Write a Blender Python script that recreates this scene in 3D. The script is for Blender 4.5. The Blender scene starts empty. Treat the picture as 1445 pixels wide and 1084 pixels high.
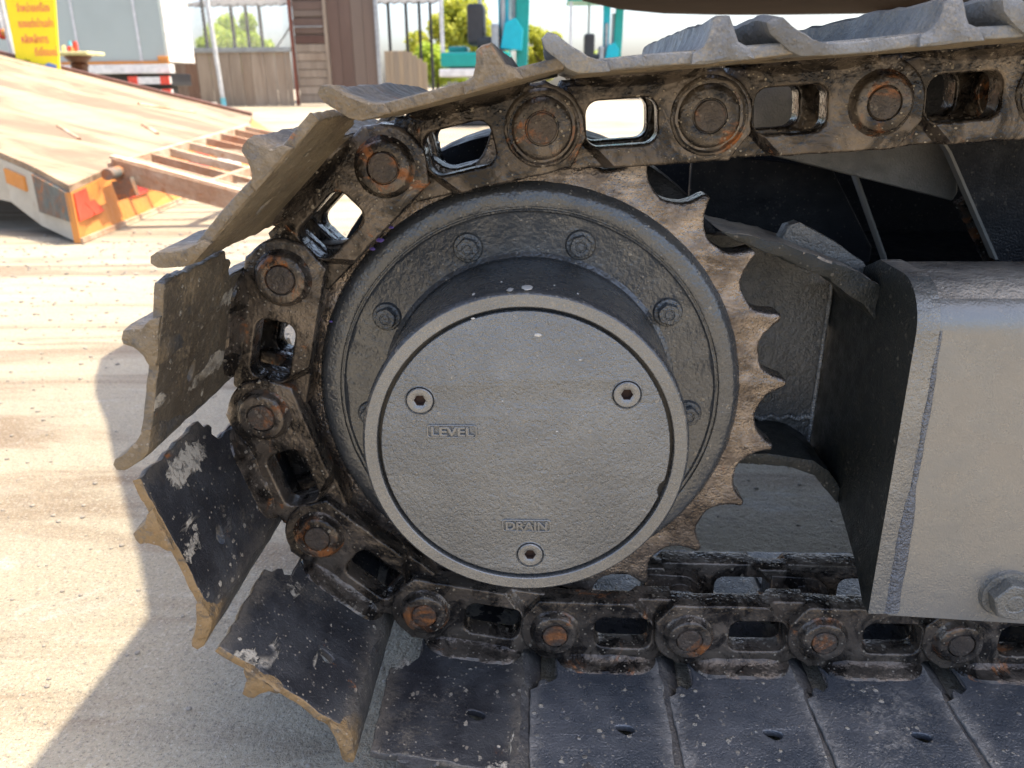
import bpy, bmesh, math, random
from mathutils import Vector, Matrix, noise
R = math.radians
sc = bpy.context.scene
COL = sc.collection
rnd = random.Random(7)

# ------------------------------------------------------------------ camera
cam = bpy.data.cameras.new('camera'); camo = bpy.data.objects.new('camera', cam); COL.objects.link(camo)
rx = Vector((0.99912, 0.04086, -0.00976)).normalized()
fw = Vector((-0.04170, 0.93669, -0.34767)).normalized()
up = rx.cross(fw).normalized()
M = Matrix(((rx.x, up.x, -fw.x, 0.01928), (rx.y, up.y, -fw.y, -0.78032), (rx.z, up.z, -fw.z, 0.67331), (0, 0, 0, 1)))
camo.matrix_world = M
cam.sensor_width = 36; cam.lens = 28.28
cam.clip_start = 0.01; cam.clip_end = 500
cam.dof.use_dof = True; cam.dof.focus_distance = 0.76; cam.dof.aperture_fstop = 9.0
sc.camera = camo

# ------------------------------------------------------------------ light
SUN_EL, SUN_AZ = 70.0, 20.0           # azimuth measured from +X towards +Y
w = bpy.data.worlds.new('World'); sc.world = w; w.use_nodes = True
nt = w.node_tree; bg = nt.nodes['Background']
sky = nt.nodes.new('ShaderNodeTexSky'); sky.sky_type = 'NISHITA'; sky.sun_disc = False
sky.sun_elevation = R(SUN_EL); sky.sun_rotation = R(90 - SUN_AZ); sky.dust_density = 4.0; sky.air_density = 0.8; sky.ozone_density = 0.6
nt.links.new(sky.outputs[0], bg.inputs[0]); bg.inputs[1].default_value = 0.15
sun = bpy.data.lights.new('sun', 'SUN'); sun.energy = 2.8; sun.angle = R(0.5); sun.color = (1, 0.87, 0.66)
suno = bpy.data.objects.new('sun', sun); COL.objects.link(suno)
sd = Vector((math.cos(R(SUN_EL)) * math.cos(R(SUN_AZ)), math.cos(R(SUN_EL)) * math.sin(R(SUN_AZ)), math.sin(R(SUN_EL))))
suno.rotation_euler = sd.to_track_quat('Z', 'Y').to_euler(); suno.location = (4, 2, 8)
vs = sc.view_settings; vs.view_transform = 'Standard'; vs.look = 'None'; vs.gamma = 1; vs.use_curve_mapping = False
vs.exposure = 1.8

# ------------------------------------------------------------------ materials
class N:
    def __init__(s, name):
        s.m = bpy.data.materials.new(name); s.m.use_nodes = True; s.t = s.m.node_tree
        s.b = s.t.nodes['Principled BSDF']; s.co = s.t.nodes.new('ShaderNodeTexCoord')
        s.oi = s.t.nodes.new('ShaderNodeObjectInfo')
        a = s.t.nodes.new('ShaderNodeVectorMath'); a.operation = 'MULTIPLY_ADD'
        s.t.links.new(s.oi.outputs['Random'], a.inputs[0]); a.inputs[1].default_value = (13.7, 7.3, 21.1)
        s.t.links.new(s.co.outputs['Object'], a.inputs[2]); s.v = a.outputs[0]
    def l(s, a, b): s.t.links.new(a, b)
    def scl(s, k, vec=None):
        n = s.t.nodes.new('ShaderNodeVectorMath'); n.operation = 'MULTIPLY'; s.l(vec or s.v, n.inputs[0]); n.inputs[1].default_value = k; return n.outputs[0]
    def noise(s, sc_, det=5, rough=.6, dist=0, vec=None):
        n = s.t.nodes.new('ShaderNodeTexNoise'); s.l(vec or s.v, n.inputs['Vector'])
        n.inputs['Scale'].default_value = sc_; n.inputs['Detail'].default_value = det; n.inputs['Roughness'].default_value = rough; n.inputs['Distortion'].default_value = dist
        return n.outputs['Fac']
    def voro(s, sc_, vec=None, feat='F1', rand=1):
        n = s.t.nodes.new('ShaderNodeTexVoronoi'); s.l(vec or s.v, n.inputs['Vector']); n.inputs['Scale'].default_value = sc_; n.feature = feat; n.inputs['Randomness'].default_value = rand
        return n
    def ramp(s, fac, a, b, ca=0., cb=1.):
        n = s.t.nodes.new('ShaderNodeMapRange'); n.interpolation_type = 'SMOOTHSTEP'; s.l(fac, n.inputs[0])
        n.inputs[1].default_value = a; n.inputs[2].default_value = b; n.inputs[3].default_value = ca; n.inputs[4].default_value = cb
        return n.outputs[0]
    def math(s, op, a, b=None):
        n = s.t.nodes.new('ShaderNodeMath'); n.operation = op
        for i, x in enumerate((a, b)):
            if x is None: continue
            if isinstance(x, (int, float)): n.inputs[i].default_value = x
            else: s.l(x, n.inputs[i])
        return n.outputs[0]
    def mix(s, fac, a, b):
        n = s.t.nodes.new('ShaderNodeMix'); n.data_type = 'RGBA'
        for i, x in ((0, fac), (6, a), (7, b)):
            if isinstance(x, (int, float)): n.inputs[i].default_value = x
            elif isinstance(x, tuple): n.inputs[i].default_value = x + (1,)
            else: s.l(x, n.inputs[i])
        return n.outputs[2]
    def bump(s, h, dist, st=1., prev=None):
        n = s.t.nodes.new('ShaderNodeBump'); s.l(h, n.inputs['Height']); n.inputs['Distance'].default_value = dist; n.inputs['Strength'].default_value = st
        if prev is not None: s.l(prev, n.inputs['Normal'])
        return n.outputs[0]
    def out(s, col=None, rough=None, bump=None, metal=None, spec=None):
        for k, x in (('Base Color', col), ('Roughness', rough), ('Normal', bump), ('Metallic', metal), ('Specular IOR Level', spec)):
            if x is None: continue
            if isinstance(x, (int, float)): s.b.inputs[k].default_value = x
            elif isinstance(x, tuple): s.b.inputs[k].default_value = x + (1,)
            else: s.l(x, s.b.inputs[k])
        return s.m

BK = 3.6
def grimy(name, base, base2=None, rough=.4, dust=(.33, .27, .19), dust_amt=.0, rust_amt=.0, spl=.0, specks=.3, bsc=60, bdist=.0008, fine=400, fdist=.0003, streak=None, metal=0, dsc=9, spec=.5, streak_amt=.5, grease=0, tip=None, edge=0):
    s = N(name)
    n1 = s.noise(dsc, 6, .62, .3); n2 = s.noise(bsc, 4, .6); n3 = s.noise(fine, 2, .5)
    c = s.mix(s.ramp(n1, .35, .65), base, base2 or tuple(x * .6 for x in base))
    rg = s.ramp(n2, .3, .7, rough * .75, min(1, rough * 1.4))
    if grease:
        f = s.ramp(s.noise(24, 6, .68, .8), .44, .60, 0, grease); c = s.mix(f, c, (.010, .009, .009)); rg = s.math('MULTIPLY', rg, s.math('SUBTRACT', 1, s.math('MULTIPLY', f, .5)))
    if streak:
        st = s.noise(1, 6, .7, .2, s.scl(streak)); f = s.ramp(st, .48, .72, 0, streak_amt)
        c = s.mix(f, c, dust); rg = s.math('MAXIMUM', rg, s.math('MULTIPLY', f, .8))
    if tip or edge:
        sx = s.t.nodes.new('ShaderNodeSeparateXYZ'); s.l(s.co.outputs['Object'], sx.inputs[0])
    if tip:      # mud packed on the outer ends
        f = s.ramp(s.math('ADD', sx.outputs[1], s.math('MULTIPLY', s.noise(30, 5, .7), .09)), -.125, -.085, 1, 0); f = s.math('MULTIPLY', f, s.ramp(s.noise(65, 6, .75, .5), .36, .52, .25, 1)); c = s.mix(f, c, s.mix(s.noise(120, 4, .7), tuple(k * .45 for k in tip), tuple(k * 1.25 for k in tip))); rg = s.math('MAXIMUM', rg, s.math('MULTIPLY', f, .75))
    if edge:     # dust gathered along the plate's two long edges
        e = s.math('ABSOLUTE', s.math('SUBTRACT', sx.outputs[0], .049))
        f = s.math('MULTIPLY', s.ramp(s.math('ADD', e, s.math('MULTIPLY', s.noise(38, 6, .75), .05)), .078, .104, 0, edge), s.ramp(s.noise(180, 3), .3, .55, .4, 1)); c = s.mix(f, c, dust); rg = s.math('MAXIMUM', rg, s.math('MULTIPLY', f, .85))
    if rust_amt:
        f = s.ramp(s.noise(17, 7, .7, .6), .68 - .2 * rust_amt, .74 - .1 * rust_amt, 0, .9)
        f2 = s.noise(140, 3)
        c = s.mix(f, c, s.mix(f2, (.52, .19, .045), (.12, .045, .02))); rg = s.math('MAXIMUM', rg, s.math('MULTIPLY', f, .85))
    if dust_amt:
        f = s.ramp(s.math('ADD', s.math('MULTIPLY', s.noise(dsc * .6, 8, .7, .4), .7), s.math('MULTIPLY', s.noise(dsc * 22, 3, .6), .3)), .66 - .3 * dust_amt, .78 - .25 * dust_amt, 0, .85)
        c = s.mix(f, c, dust); rg = s.math('MAXIMUM', rg, s.math('MULTIPLY', f, .9))
    h = s.math('ADD', s.math('MULTIPLY', n2, 1.), s.math('MULTIPLY', n3, fdist / bdist))
    if specks:
        vo = s.voro(150, s.scl((1, 1, 1))); d = vo.outputs['Distance']
        sel = s.ramp(s.noise(33, 3), .40, .56)
        warp = s.math('ADD', d, s.math('MULTIPLY', s.noise(300, 2), .25))
        f = s.math('MULTIPLY', s.ramp(warp, .25, .33, .9, 0), s.math('MULTIPLY', sel, specks))
        vo3 = s.voro(62, s.scl((1.3, .8, 1.1))); d3 = s.math('ADD', vo3.outputs['Distance'], s.math('MULTIPLY', s.noise(210, 3, .7), .5))
        f = s.math('MAXIMUM', f, s.math('MULTIPLY', s.ramp(d3, .38, .41, .8, 0), s.math('MULTIPLY', s.ramp(s.noise(21, 3), .47, .58), specks)))
        c = s.mix(f, c, s.mix(s.noise(55, 3), (.24, .20, .15), (.62, .56, .45))); rg = s.math('MAXIMUM', rg, s.math('MULTIPLY', f, .9))
        h = s.math('ADD', h, s.math('MULTIPLY', f, .5))
    if spl:
        vo = s.voro(15, s.scl((1.25, .55, 1))); d = s.math('ADD', s.math('SUBTRACT', vo.outputs['Distance'], .32), s.math('MULTIPLY', s.noise(60, 5, .72, .5), .64))
        sep = s.t.nodes.new('ShaderNodeSeparateColor'); s.l(vo.outputs['Color'], sep.inputs[0])
        thr = s.ramp(sep.outputs[0], .12, .9, .02, .02 + .38 * spl)
        f = s.ramp(s.math('SUBTRACT', thr, d), -.012, .015)
        vs_ = s.voro(9, s.scl((3.4, .8, 1))); ds = s.math('ADD', vs_.outputs['Distance'], s.math('MULTIPLY', s.noise(1, 5, .75, .6, s.scl((150, 26, 60))), .7))
        f = s.math('MAXIMUM', f, s.math('MULTIPLY', s.ramp(ds, .49 + .10 * max(0, spl - .5), .56 + .10 * max(0, spl - .5), 1, 0), s.ramp(s.noise(11, 2), .46, .52, 0, spl)))
        vo2 = s.voro(55); d2 = s.math('ADD', vo2.outputs['Distance'], s.math('MULTIPLY', s.noise(140, 2), .2))
        f = s.math('MAXIMUM', f, s.math('MULTIPLY', s.ramp(d2, .23, .27, 1, 0), s.ramp(s.noise(14, 2), .47, .56)))
        f = s.math('MULTIPLY', f, s.ramp(s.noise(130, 4, .8), .28, .52, .1, .95))
        c = s.mix(f, c, (.46, .42, .345)); rg = s.math('MAXIMUM', rg, s.math('MULTIPLY', f, .95))
        h = s.math('ADD', h, s.math('MULTIPLY', f, 1.2))
    return s.out(c, rg, s.bump(h, bdist * BK), metal, spec)

def plain(name, col, rough=.6, metal=0, var=.25, sc_=12, bd=.001, bs=60, spec=.5):
    s = N(name); c = s.mix(s.ramp(s.noise(sc_, 5), .3, .7), col, tuple(x * (1 - var) for x in col))
    return s.out(c, rough, s.bump(s.noise(bs, 4), bd), metal, spec)

MAT = {}
MAT['hub'] = grimy('cast_hub_paint', (.215, .221, .219), (.175, .181, .182), .29, specks=.35, bsc=230, bdist=.0005, fine=700, fdist=.0002, dsc=9, metal=.58, dust_amt=.08, dust=(.25, .24, .21))
MAT['flange'] = grimy('cast_flange_paint', (.125, .130, .132), (.085, .089, .093), .22, specks=.5, bsc=75, bdist=.00032, fine=300, fdist=.00014, dust_amt=.08, dsc=6, metal=.5)
MAT['rim'] = grimy('machined_rim_paint', (.222, .226, .224), (.175, .18, .18), .27, specks=.25, bsc=300, bdist=.0002, fine=900, fdist=.0001, metal=.58)
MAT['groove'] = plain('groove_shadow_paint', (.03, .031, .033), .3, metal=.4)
MAT['link'] = grimy('greasy_link_steel', (.075, .062, .050), (.16, .133, .106), .27, specks=.75, rust_amt=.34, bsc=40, bdist=.0006, fine=220, fdist=.00022, dust_amt=.2, dust=(.20, .145, .08), dsc=11, metal=.5, grease=.9)
MAT['boss'] = grimy('worn_boss_steel', (.075, .064, .053), (.15, .125, .10), .28, specks=.95, rust_amt=.75, bsc=60, bdist=.0006, fine=260, fdist=.0002, dsc=20, metal=.5, grease=.8)
MAT['pin'] = grimy('rusty_pin_steel', (.085, .066, .052), (.05, .042, .036), .42, specks=.3, rust_amt=.85, bsc=120, bdist=.0005, dsc=30, metal=.25)
MAT['shoe'] = grimy('black_shoe_paint', (.026, .027, .031), (.06, .062, .066), .36, spl=1., specks=.75, rust_amt=.25, dust_amt=.35, dust=(.19, .165, .13), bsc=55, bdist=.0007, fine=500, fdist=.0002, dsc=14, metal=.2, edge=.55)
MAT['shoe_brown'] = grimy('mud_stained_shoe', (.085, .07, .052), (.14, .12, .09), .42, spl=1., specks=.8, rust_amt=.35, dust_amt=.5, dust=(.30, .235, .15), bsc=55, bdist=.0008, dsc=12, metal=.2)
MAT['grouser_mud'] = grimy('orange_mud_grouser', (.10, .092, .08), (.06, .058, .055), .5, specks=.5, rust_amt=.2, bsc=60, bdist=.0012, dust_amt=.3, dust=(.22, .17, .11), dsc=20, tip=(.30, .20, .095), metal=.2)
MAT['shoe_clean'] = grimy('dark_flat_shoe_paint', (.075, .086, .102), (.15, .157, .168), .30, spl=.06, specks=.7, dust_amt=.4, dust=(.28, .27, .25), bsc=50, bdist=.0005, dsc=10, metal=.4, edge=.9)
MAT['shoe_top'] = grimy('scuffed_shoe_underside', (.10, .082, .058), (.19, .155, .105), .45, specks=.8, dust_amt=.6, dust=(.28, .225, .15), rust_amt=.25, bsc=50, bdist=.001, dsc=12, streak=(120, 14, 120), streak_amt=.5)
MAT['grouser'] = grimy('mud_worn_grouser', (.13, .115, .095), (.07, .068, .064), .5, specks=.4, rust_amt=.25, bsc=60, bdist=.0012, fine=350, fdist=.0004, dust_amt=.3, dust=(.24, .18, .11), dsc=22, tip=(.24, .185, .115), metal=.2)
MAT['grouser_low'] = grimy('dusty_black_grouser', (.05, .05, .052), (.09, .085, .078), .55, specks=.5, bsc=60, bdist=.0014, dust_amt=.5, dust=(.2, .175, .14), dsc=18)
MAT['grouser_grey'] = grimy('skylit_grey_grouser', (.22, .22, .21), (.13, .13, .125), .45, specks=.3, bsc=60, bdist=.0012, dust_amt=.45, dust=(.30, .25, .17), dsc=16)  # lighter grey puts reflected sky light on the upper-run grousers
MAT['tooth'] = grimy('polished_sprocket_steel', (.30, .255, .215), (.12, .10, .085), .28, specks=.3, rust_amt=.15, bsc=55, bdist=.0007, metal=.75, streak=(50, 50, 140), dust=(.50, .42, .35), dsc=22, grease=.35)
MAT['frame'] = grimy('grey_frame_paint', (.262, .258, .240), (.222, .22, .207), .26, specks=.25, bsc=30, bdist=.00025, fine=500, fdist=.0001, dsc=4, metal=.42, dust_amt=.15, dust=(.3, .28, .24), streak=(38, 38, 5), streak_amt=.18)
MAT['frame_edge'] = grimy('grey_end_plate_paint', (.26, .255, .235), (.21, .208, .195), .29, specks=.25, bsc=90, bdist=.0005, dsc=14, metal=.4)
MAT['frame_dark'] = grimy('dark_end_face', (.022, .025, .023), (.03, .032, .029), .38, specks=.3, bsc=60, bdist=.0004, dsc=6, spec=.4)
MAT['weld'] = grimy('weld_bead_paint', (.20, .205, .21), (.15, .155, .165), .30, specks=.2, bsc=120, bdist=.0015, fine=400, fdist=.001, metal=.4)
MAT['weld_black'] = grimy('black_weld_bead', (.42, .42, .40), (.2, .2, .19), .3, specks=.2, bsc=120, bdist=.001, metal=.4)
MAT['bracket'] = grimy('cast_bracket_paint', (.23, .225, .205), (.17, .167, .155), .38, specks=.4, bsc=130, bdist=.0010, fine=400, fdist=.0004, metal=.4)
MAT['dirty_lit_top'] = grimy('dirt_caked_lit_top', (.44, .39, .33), (.16, .145, .13), .42, specks=.8, dust_amt=.6, dust=(.5, .42, .33), bsc=70, bdist=.0014, fine=300, fdist=.0006, dsc=14, streak=(14, 70, 70))  # caked dirt, base lightened for light falling on the gusset top
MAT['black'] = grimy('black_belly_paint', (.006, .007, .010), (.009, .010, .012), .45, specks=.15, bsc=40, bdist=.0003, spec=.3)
MAT['edge'] = plain('lit_plate_edge', (.26, .25, .22), .5)  # pale colour stands in for light caught on the plate edges
MAT['belly_grey'] = grimy('grey_belly_plate', (.20, .195, .18), (.28, .27, .25), .5, specks=.3, bsc=50, bdist=.0004, dsc=14, streak=(10, 10, 3), dust=(.3, .29, .26), metal=.3)
MAT['body'] = plain('upper_body_underside', (.03, .018, .012), .95, spec=.05)
MAT['bolt'] = grimy('zinc_bolt_steel', (.19, .185, .165), (.13, .13, .12), .35, specks=.3, bsc=100, bdist=.0005, metal=.3)
MAT['lug'] = grimy('painted_bolt_head', (.14, .145, .145), (.09, .094, .096), .25, specks=.35, bsc=140, bdist=.0006, metal=.55)
MAT['socket'] = plain('rusty_socket', (.06, .03, .018), .8)

# background
MAT['deck'] = None
def deck_mat():
    s = N('sandy_checker_plate')
    co = s.co.outputs['Object']
    a = s.noise(1, 5, .65, .8, s.scl((.9, 2.0, 1), co)); b = s.noise(9, 6, .7, 0, co)
    c = s.mix(s.ramp(a, .40, .60), (.33, .235, .145), (.165, .11, .068)); c = s.mix(s.ramp(b, .55, .72, 0, .7), c, (.15, .10, .065))
    vo = s.voro(22, s.scl((1, 1.6, 1), co), rand=.0); h = s.ramp(vo.outputs['Distance'], .1, .5, 1, 0)
    c = s.mix(s.math('MULTIPLY', h, .22), c, (.22, .16, .11))
    return s.out(c, .75, s.bump(h, .006))
MAT['deck'] = deck_mat()
MAT['ramp_beige'] = grimy('chipped_cream_paint', (.50, .46, .37), (.42, .38, .30), .6, rust_amt=.25, dust_amt=.2, specks=0, dsc=3, bsc=20, bdist=.002)
MAT['rust_teal'] = grimy('rusty_teal_plate', (.16, .10, .065), (.10, .13, .12), .7, rust_amt=.9, dust_amt=.15, dust=(.5, .48, .4), specks=0, dsc=5, bsc=20, bdist=.003)
MAT['orange'] = grimy('faded_orange_paint', (.60, .24, .045), (.50, .20, .05), .5, rust_amt=.45, dust_amt=.25, dust=(.55, .42, .28), specks=0, dsc=3, bsc=20, bdist=.001)
MAT['red'] = plain('red_reflector', (.72, .07, .035), .4)
MAT['rustbar'] = grimy('rusty_cream_bar', (.50, .40, .29), (.33, .19, .11), .7, rust_amt=.6, specks=0, dsc=4, bsc=30, bdist=.003)
MAT['white'] = plain('white_paint', (.75, .74, .7), .5)
MAT['cargo'] = plain('grey_green_cargo_panel', (.36, .41, .385), .38, var=.08, sc_=1.5, bd=.003, bs=2)
MAT['yellow'] = plain('yellow_vinyl', (.85, .72, .01), .5, var=.05)
MAT['pink'] = plain('pink_red_print', (.80, .16, .13), .5, var=.05)
MAT['blue'] = plain('blue_print', (.16, .28, .6), .5)
MAT['dark'] = plain('dark_metal', (.03, .03, .032), .5)
MAT['brown'] = plain('dark_brown_gloss', (.11, .04, .018), .35)
MAT['gold'] = plain('gold_olive_paint', (.35, .27, .03), .5)
MAT['cream'] = plain('cream_yellow_slab', (.78, .72, .35), .5)
def wood(name, c1, c2, ax=(8, 8, .8)):
    s = N(name); n = s.noise(1, 6, .65, .6, s.scl(ax)); r = s.oi.outputs['Random']
    c = s.mix(s.ramp(n, .3, .7), c1, c2); c = s.mix(s.math('MULTIPLY', r, .6), c, (.20, .165, .13))
    return s.out(c, .85, s.bump(n, .004))
MAT['wood'] = wood('weathered_brown_plank', (.13, .065, .04), (.24, .15, .10))
MAT['wood_pale'] = wood('weathered_pale_plank', (.25, .185, .13), (.40, .32, .24))
MAT['wood_dark'] = wood('dark_red_brown_panel', (.085, .04, .028), (.125, .07, .052), (3, 3, .5))
MAT['reed'] = wood('pale_reed_mat', (.36, .28, .18), (.30, .22, .14), (30, 30, 1))
MAT['steel'] = plain('galvanised_steel', (.40, .41, .41), .4, metal=.5)
MAT['pole'] = plain('pale_pole_paint', (.62, .63, .63), .4)
MAT['lightblue'] = plain('light_blue_paint', (.18, .55, .65), .5)
MAT['roof'] = plain('corrugated_roof', (.07, .065, .055), .6)
MAT['teal'] = plain('teal_machine_paint', (.0, .30, .26), .35, var=.12)
MAT['cyan'] = plain('cyan_machine_paint', (.0, .42, .52), .35, var=.12)
MAT['tarp'] = plain('white_tarp', (.8, .78, .72), .7, bd=.02, bs=5)
MAT['green_leaf'] = None
def leaf(name, c1, c2):
    s = N(name); g = s.t.nodes.new('ShaderNodeNewGeometry')
    c = s.mix(g.outputs['Random Per Island'], c1, c2)
    s.b.inputs['Subsurface Weight'].default_value = 0
    tr = s.t.nodes.new('ShaderNodeBsdfTranslucent'); s.l(c, tr.inputs[0]); mx = s.t.nodes.new('ShaderNodeMixShader'); mx.inputs[0].default_value = .4
    o = s.t.nodes['Material Output']; s.l(c, s.b.inputs['Base Color']); s.b.inputs['Roughness'].default_value = .6
    s.l(s.b.outputs[0], mx.inputs[1]); s.l(tr.outputs[0], mx.inputs[2]); s.l(mx.outputs[0], o.inputs[0]); return s.m
MAT['leaf'] = leaf('olive_leaves', (.30, .34, .04), (.55, .55, .07))
MAT['leaf_bright'] = leaf('bright_green_leaves', (.28, .42, .04), (.50, .58, .08))
MAT['bark'] = plain('bark', (.12, .09, .06), .9)
MAT['orange_cloth'] = plain('orange_scrap', (.55, .18, .05), .7)
MAT['concrete'] = plain('grey_concrete', (.28, .27, .25), .9)

def ground_mat():
    s = N('dusty_concrete_yard'); co = s.co.outputs['Object']
    a = s.noise(1.1, 7, .65, .5, co); b = s.noise(14, 6, .7, 0, co); st = s.noise(1, 6, .6, 1.2, s.scl((.55, 4.2, 1), co)); f = s.noise(120, 4, .7, 0, co)
    c = s.mix(s.ramp(a, .35, .68), (.385, .335, .245), (.285, .25, .185))
    c = s.mix(s.ramp(st, .48, .64, 0, .85), c, (.17, .12, .075))
    c = s.mix(s.ramp(b, .52, .75, 0, .5), c, (.26, .235, .20))
    pale = s.noise(1, 5, .7, .8, s.scl((3, 7, 1), co)); c = s.mix(s.ramp(pale, .58, .72, 0, .6), c, (.40, .39, .36))
    c = s.mix(s.ramp(f, .50, .70, 0, .6), c, (.155, .135, .11)); c = s.mix(s.ramp(s.noise(210, 4, .8, 0, co), .52, .66, 0, .6), c, (.50, .46, .38))
    g2 = s.noise(260, 3, .7, 0, co); c = s.mix(s.ramp(g2, .54, .68, 0, .7), c, (.10, .088, .07)); c = s.mix(s.ramp(s.noise(70, 5, .75, 0, co), .56, .70, 0, .5), c, (.46, .43, .37))
    h = s.math('ADD', s.math('MULTIPLY', b, 1.), s.math('ADD', s.math('MULTIPLY', f, .35), s.math('MULTIPLY', g2, .12))); h = s.math('ADD', h, s.math('MULTIPLY', s.noise(45, 5, .75, 0, co), .5))
    return s.out(c, .8, s.bump(h, .014, 1.), 0, .4)
MAT['ground'] = ground_mat()

# ------------------------------------------------------------------ helpers
def link(name, me, mat=None, parent=None, loc=(0, 0, 0), rot=None, smooth=None):
    o = bpy.data.objects.new(name, me); COL.objects.link(o)
    if mat and me is not None and not me.materials: me.materials.append(MAT[mat] if isinstance(mat, str) else mat)
    if parent: o.parent = parent
    o.location = loc
    if rot is not None: o.rotation_euler = rot
    if smooth is not None: shade(me, smooth)
    return o
def shade(me, ang=35):
    for p in me.polygons: p.use_smooth = True
    me.set_sharp_from_angle(angle=R(ang))
def empty(name, label, cat, loc=(0, 0, 0), group=None, rz=0):
    o = bpy.data.objects.new(name, None); COL.objects.link(o); o.location = loc; o.rotation_euler = (0, 0, rz); o.empty_display_size = .1
    o['label'] = label; o['category'] = cat
    if group: o['group'] = group
    return o
def tag(o, label, cat, group=None):
    o['label'] = label; o['category'] = cat
    if group: o['group'] = group
    return o
def bm_mesh(bm, name='mesh'):
    me = bpy.data.meshes.new(name); bm.to_mesh(me); bm.free(); return me
def box_bm(bm, a, b, bev=0):
    r = bmesh.ops.create_cube(bm, size=1); vs_ = r['verts']
    for v in vs_: v.co = Vector([a[i] + (v.co[i] + .5) * (b[i] - a[i]) for i in range(3)])
    if bev: bmesh.ops.bevel(bm, geom=list({e for v in vs_ for e in v.link_edges}), offset=bev, segments=2, affect='EDGES', profile=.6)
def box(name, a, b, mat, parent=None, bev=0, **k):
    bm = bmesh.new(); box_bm(bm, a, b, bev); return link(name, bm_mesh(bm, name), mat, parent, **k)
def prism(pts, axis, a, b, bev=0, seg=2):
    """extrude a closed polygon given in the two other axes along axis from a to b"""
    def P(p, t):
        if axis == 'y': return (p[0], t, p[1])
        if axis == 'x': return (t, p[0], p[1])
        return (p[0], p[1], t)
    bm = bmesh.new(); va = [bm.verts.new(P(p, a)) for p in pts]; vb = [bm.verts.new(P(p, b)) for p in pts]; n = len(pts)
    bm.faces.new(va); bm.faces.new(vb[::-1])
    for i in range(n): bm.faces.new((va[(i + 1) % n], va[i], vb[i], vb[(i + 1) % n]))
    bmesh.ops.recalc_face_normals(bm, faces=bm.faces[:])
    if bev: bmesh.ops.bevel(bm, geom=bm.edges[:], offset=bev, segments=seg, affect='EDGES', profile=.6, clamp_overlap=True)
    return bm
def lathe_y(prof, seg=96, a0=0, a1=360, caps=True):
    """profile (r, y) revolved about the y axis"""
    bm = bmesh.new(); rings = []
    full = abs(a1 - a0) >= 360
    n = seg if full else seg + 1
    for r, y in prof:
        rings.append([bm.verts.new((r * math.cos(R(a0 + (a1 - a0) * i / seg)), y, r * math.sin(R(a0 + (a1 - a0) * i / seg)))) for i in range(n)])
    for A, B in zip(rings, rings[1:]):
        for i in range(n if full else n - 1): bm.faces.new((A[i], A[(i + 1) % n], B[(i + 1) % n], B[i]))
    if caps and full:
        bm.faces.new(rings[0]); bm.faces.new(rings[-1])
    bmesh.ops.recalc_face_normals(bm, faces=bm.faces[:])
    return bm
def tube_bm(bm, p0, p1, r, seg=12, r1=None):
    p0, p1 = Vector(p0), Vector(p1); d = (p1 - p0); q = d.to_track_quat('Z', 'Y'); r1 = r if r1 is None else r1
    A = [bm.verts.new(p0 + q @ Vector((r * math.cos(2 * math.pi * i / seg), r * math.sin(2 * math.pi * i / seg), 0))) for i in range(seg)]
    B = [bm.verts.new(p1 + q @ Vector((r1 * math.cos(2 * math.pi * i / seg), r1 * math.sin(2 * math.pi * i / seg), 0))) for i in range(seg)]
    for i in range(seg): bm.faces.new((A[i], A[(i + 1) % seg], B[(i + 1) % seg], B[i]))
    bm.faces.new(A[::-1]); bm.faces.new(B)
def tube(name, p0, p1, r, mat, parent=None, seg=12, r1=None):
    bm = bmesh.new(); tube_bm(bm, p0, p1, r, seg, r1); return link(name, bm_mesh(bm, name), mat, parent, smooth=40)
def plate2d(outlines, depth, bev=0, res=2):
    """curve-based plate with holes; outline in XY, thickness along Z, centred on z=0, total thickness = depth"""
    cu = bpy.data.curves.new('c', 'CURVE'); cu.dimensions = '2D'; cu.fill_mode = 'BOTH'; cu.extrude = max(depth / 2 - bev, 1e-5); cu.bevel_depth = bev; cu.bevel_resolution = res; cu.offset = -bev
    for pts in outlines:
        sp = cu.splines.new('POLY'); sp.points.add(len(pts) - 1); sp.use_cyclic_u = True
        for i, p in enumerate(pts): sp.points[i].co = (p[0], p[1], 0, 1)
    o = bpy.data.objects.new('c', cu); COL.objects.link(o); dg = bpy.context.evaluated_depsgraph_get()
    me = bpy.data.meshes.new_from_object(o.evaluated_get(dg)); bpy.data.objects.remove(o); bpy.data.curves.remove(cu)
    bm = bmesh.new(); bm.from_mesh(me); bpy.data.meshes.remove(me)
    bmesh.ops.remove_doubles(bm, verts=bm.verts[:], dist=1e-6)
    return bm
def xf(bm, m): bmesh.ops.transform(bm, matrix=m, verts=bm.verts[:]); return bm
# XY plate -> XZ plane (x stays x, y -> z, thickness z -> -y)
XZ = Matrix(((1, 0, 0, 0), (0, 0, -1, 0), (0, 1, 0, 0), (0, 0, 0, 1)))
def T(x, y, z): return Matrix.Translation((x, y, z))
def join(*bms):
    out = bmesh.new()
    for b in bms:
        me = bpy.data.meshes.new('t'); b.to_mesh(me); b.free(); out.from_mesh(me); bpy.data.meshes.remove(me)
    return out
def arc(cx, cy, r, a0, a1, n=10):
    return [(cx + r * math.cos(R(a0 + (a1 - a0) * i / n)), cy + r * math.sin(R(a0 + (a1 - a0) * i / n))) for i in range(n + 1)]
def rrect(x0, y0, x1, y1, r, n=5):
    return arc(x1 - r, y0 + r, r, -90, 0, n) + arc(x1 - r, y1 - r, r, 0, 90, n) + arc(x0 + r, y1 - r, r, 90, 180, n) + arc(x0 + r, y0 + r, r, 180, 270, n)
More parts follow.
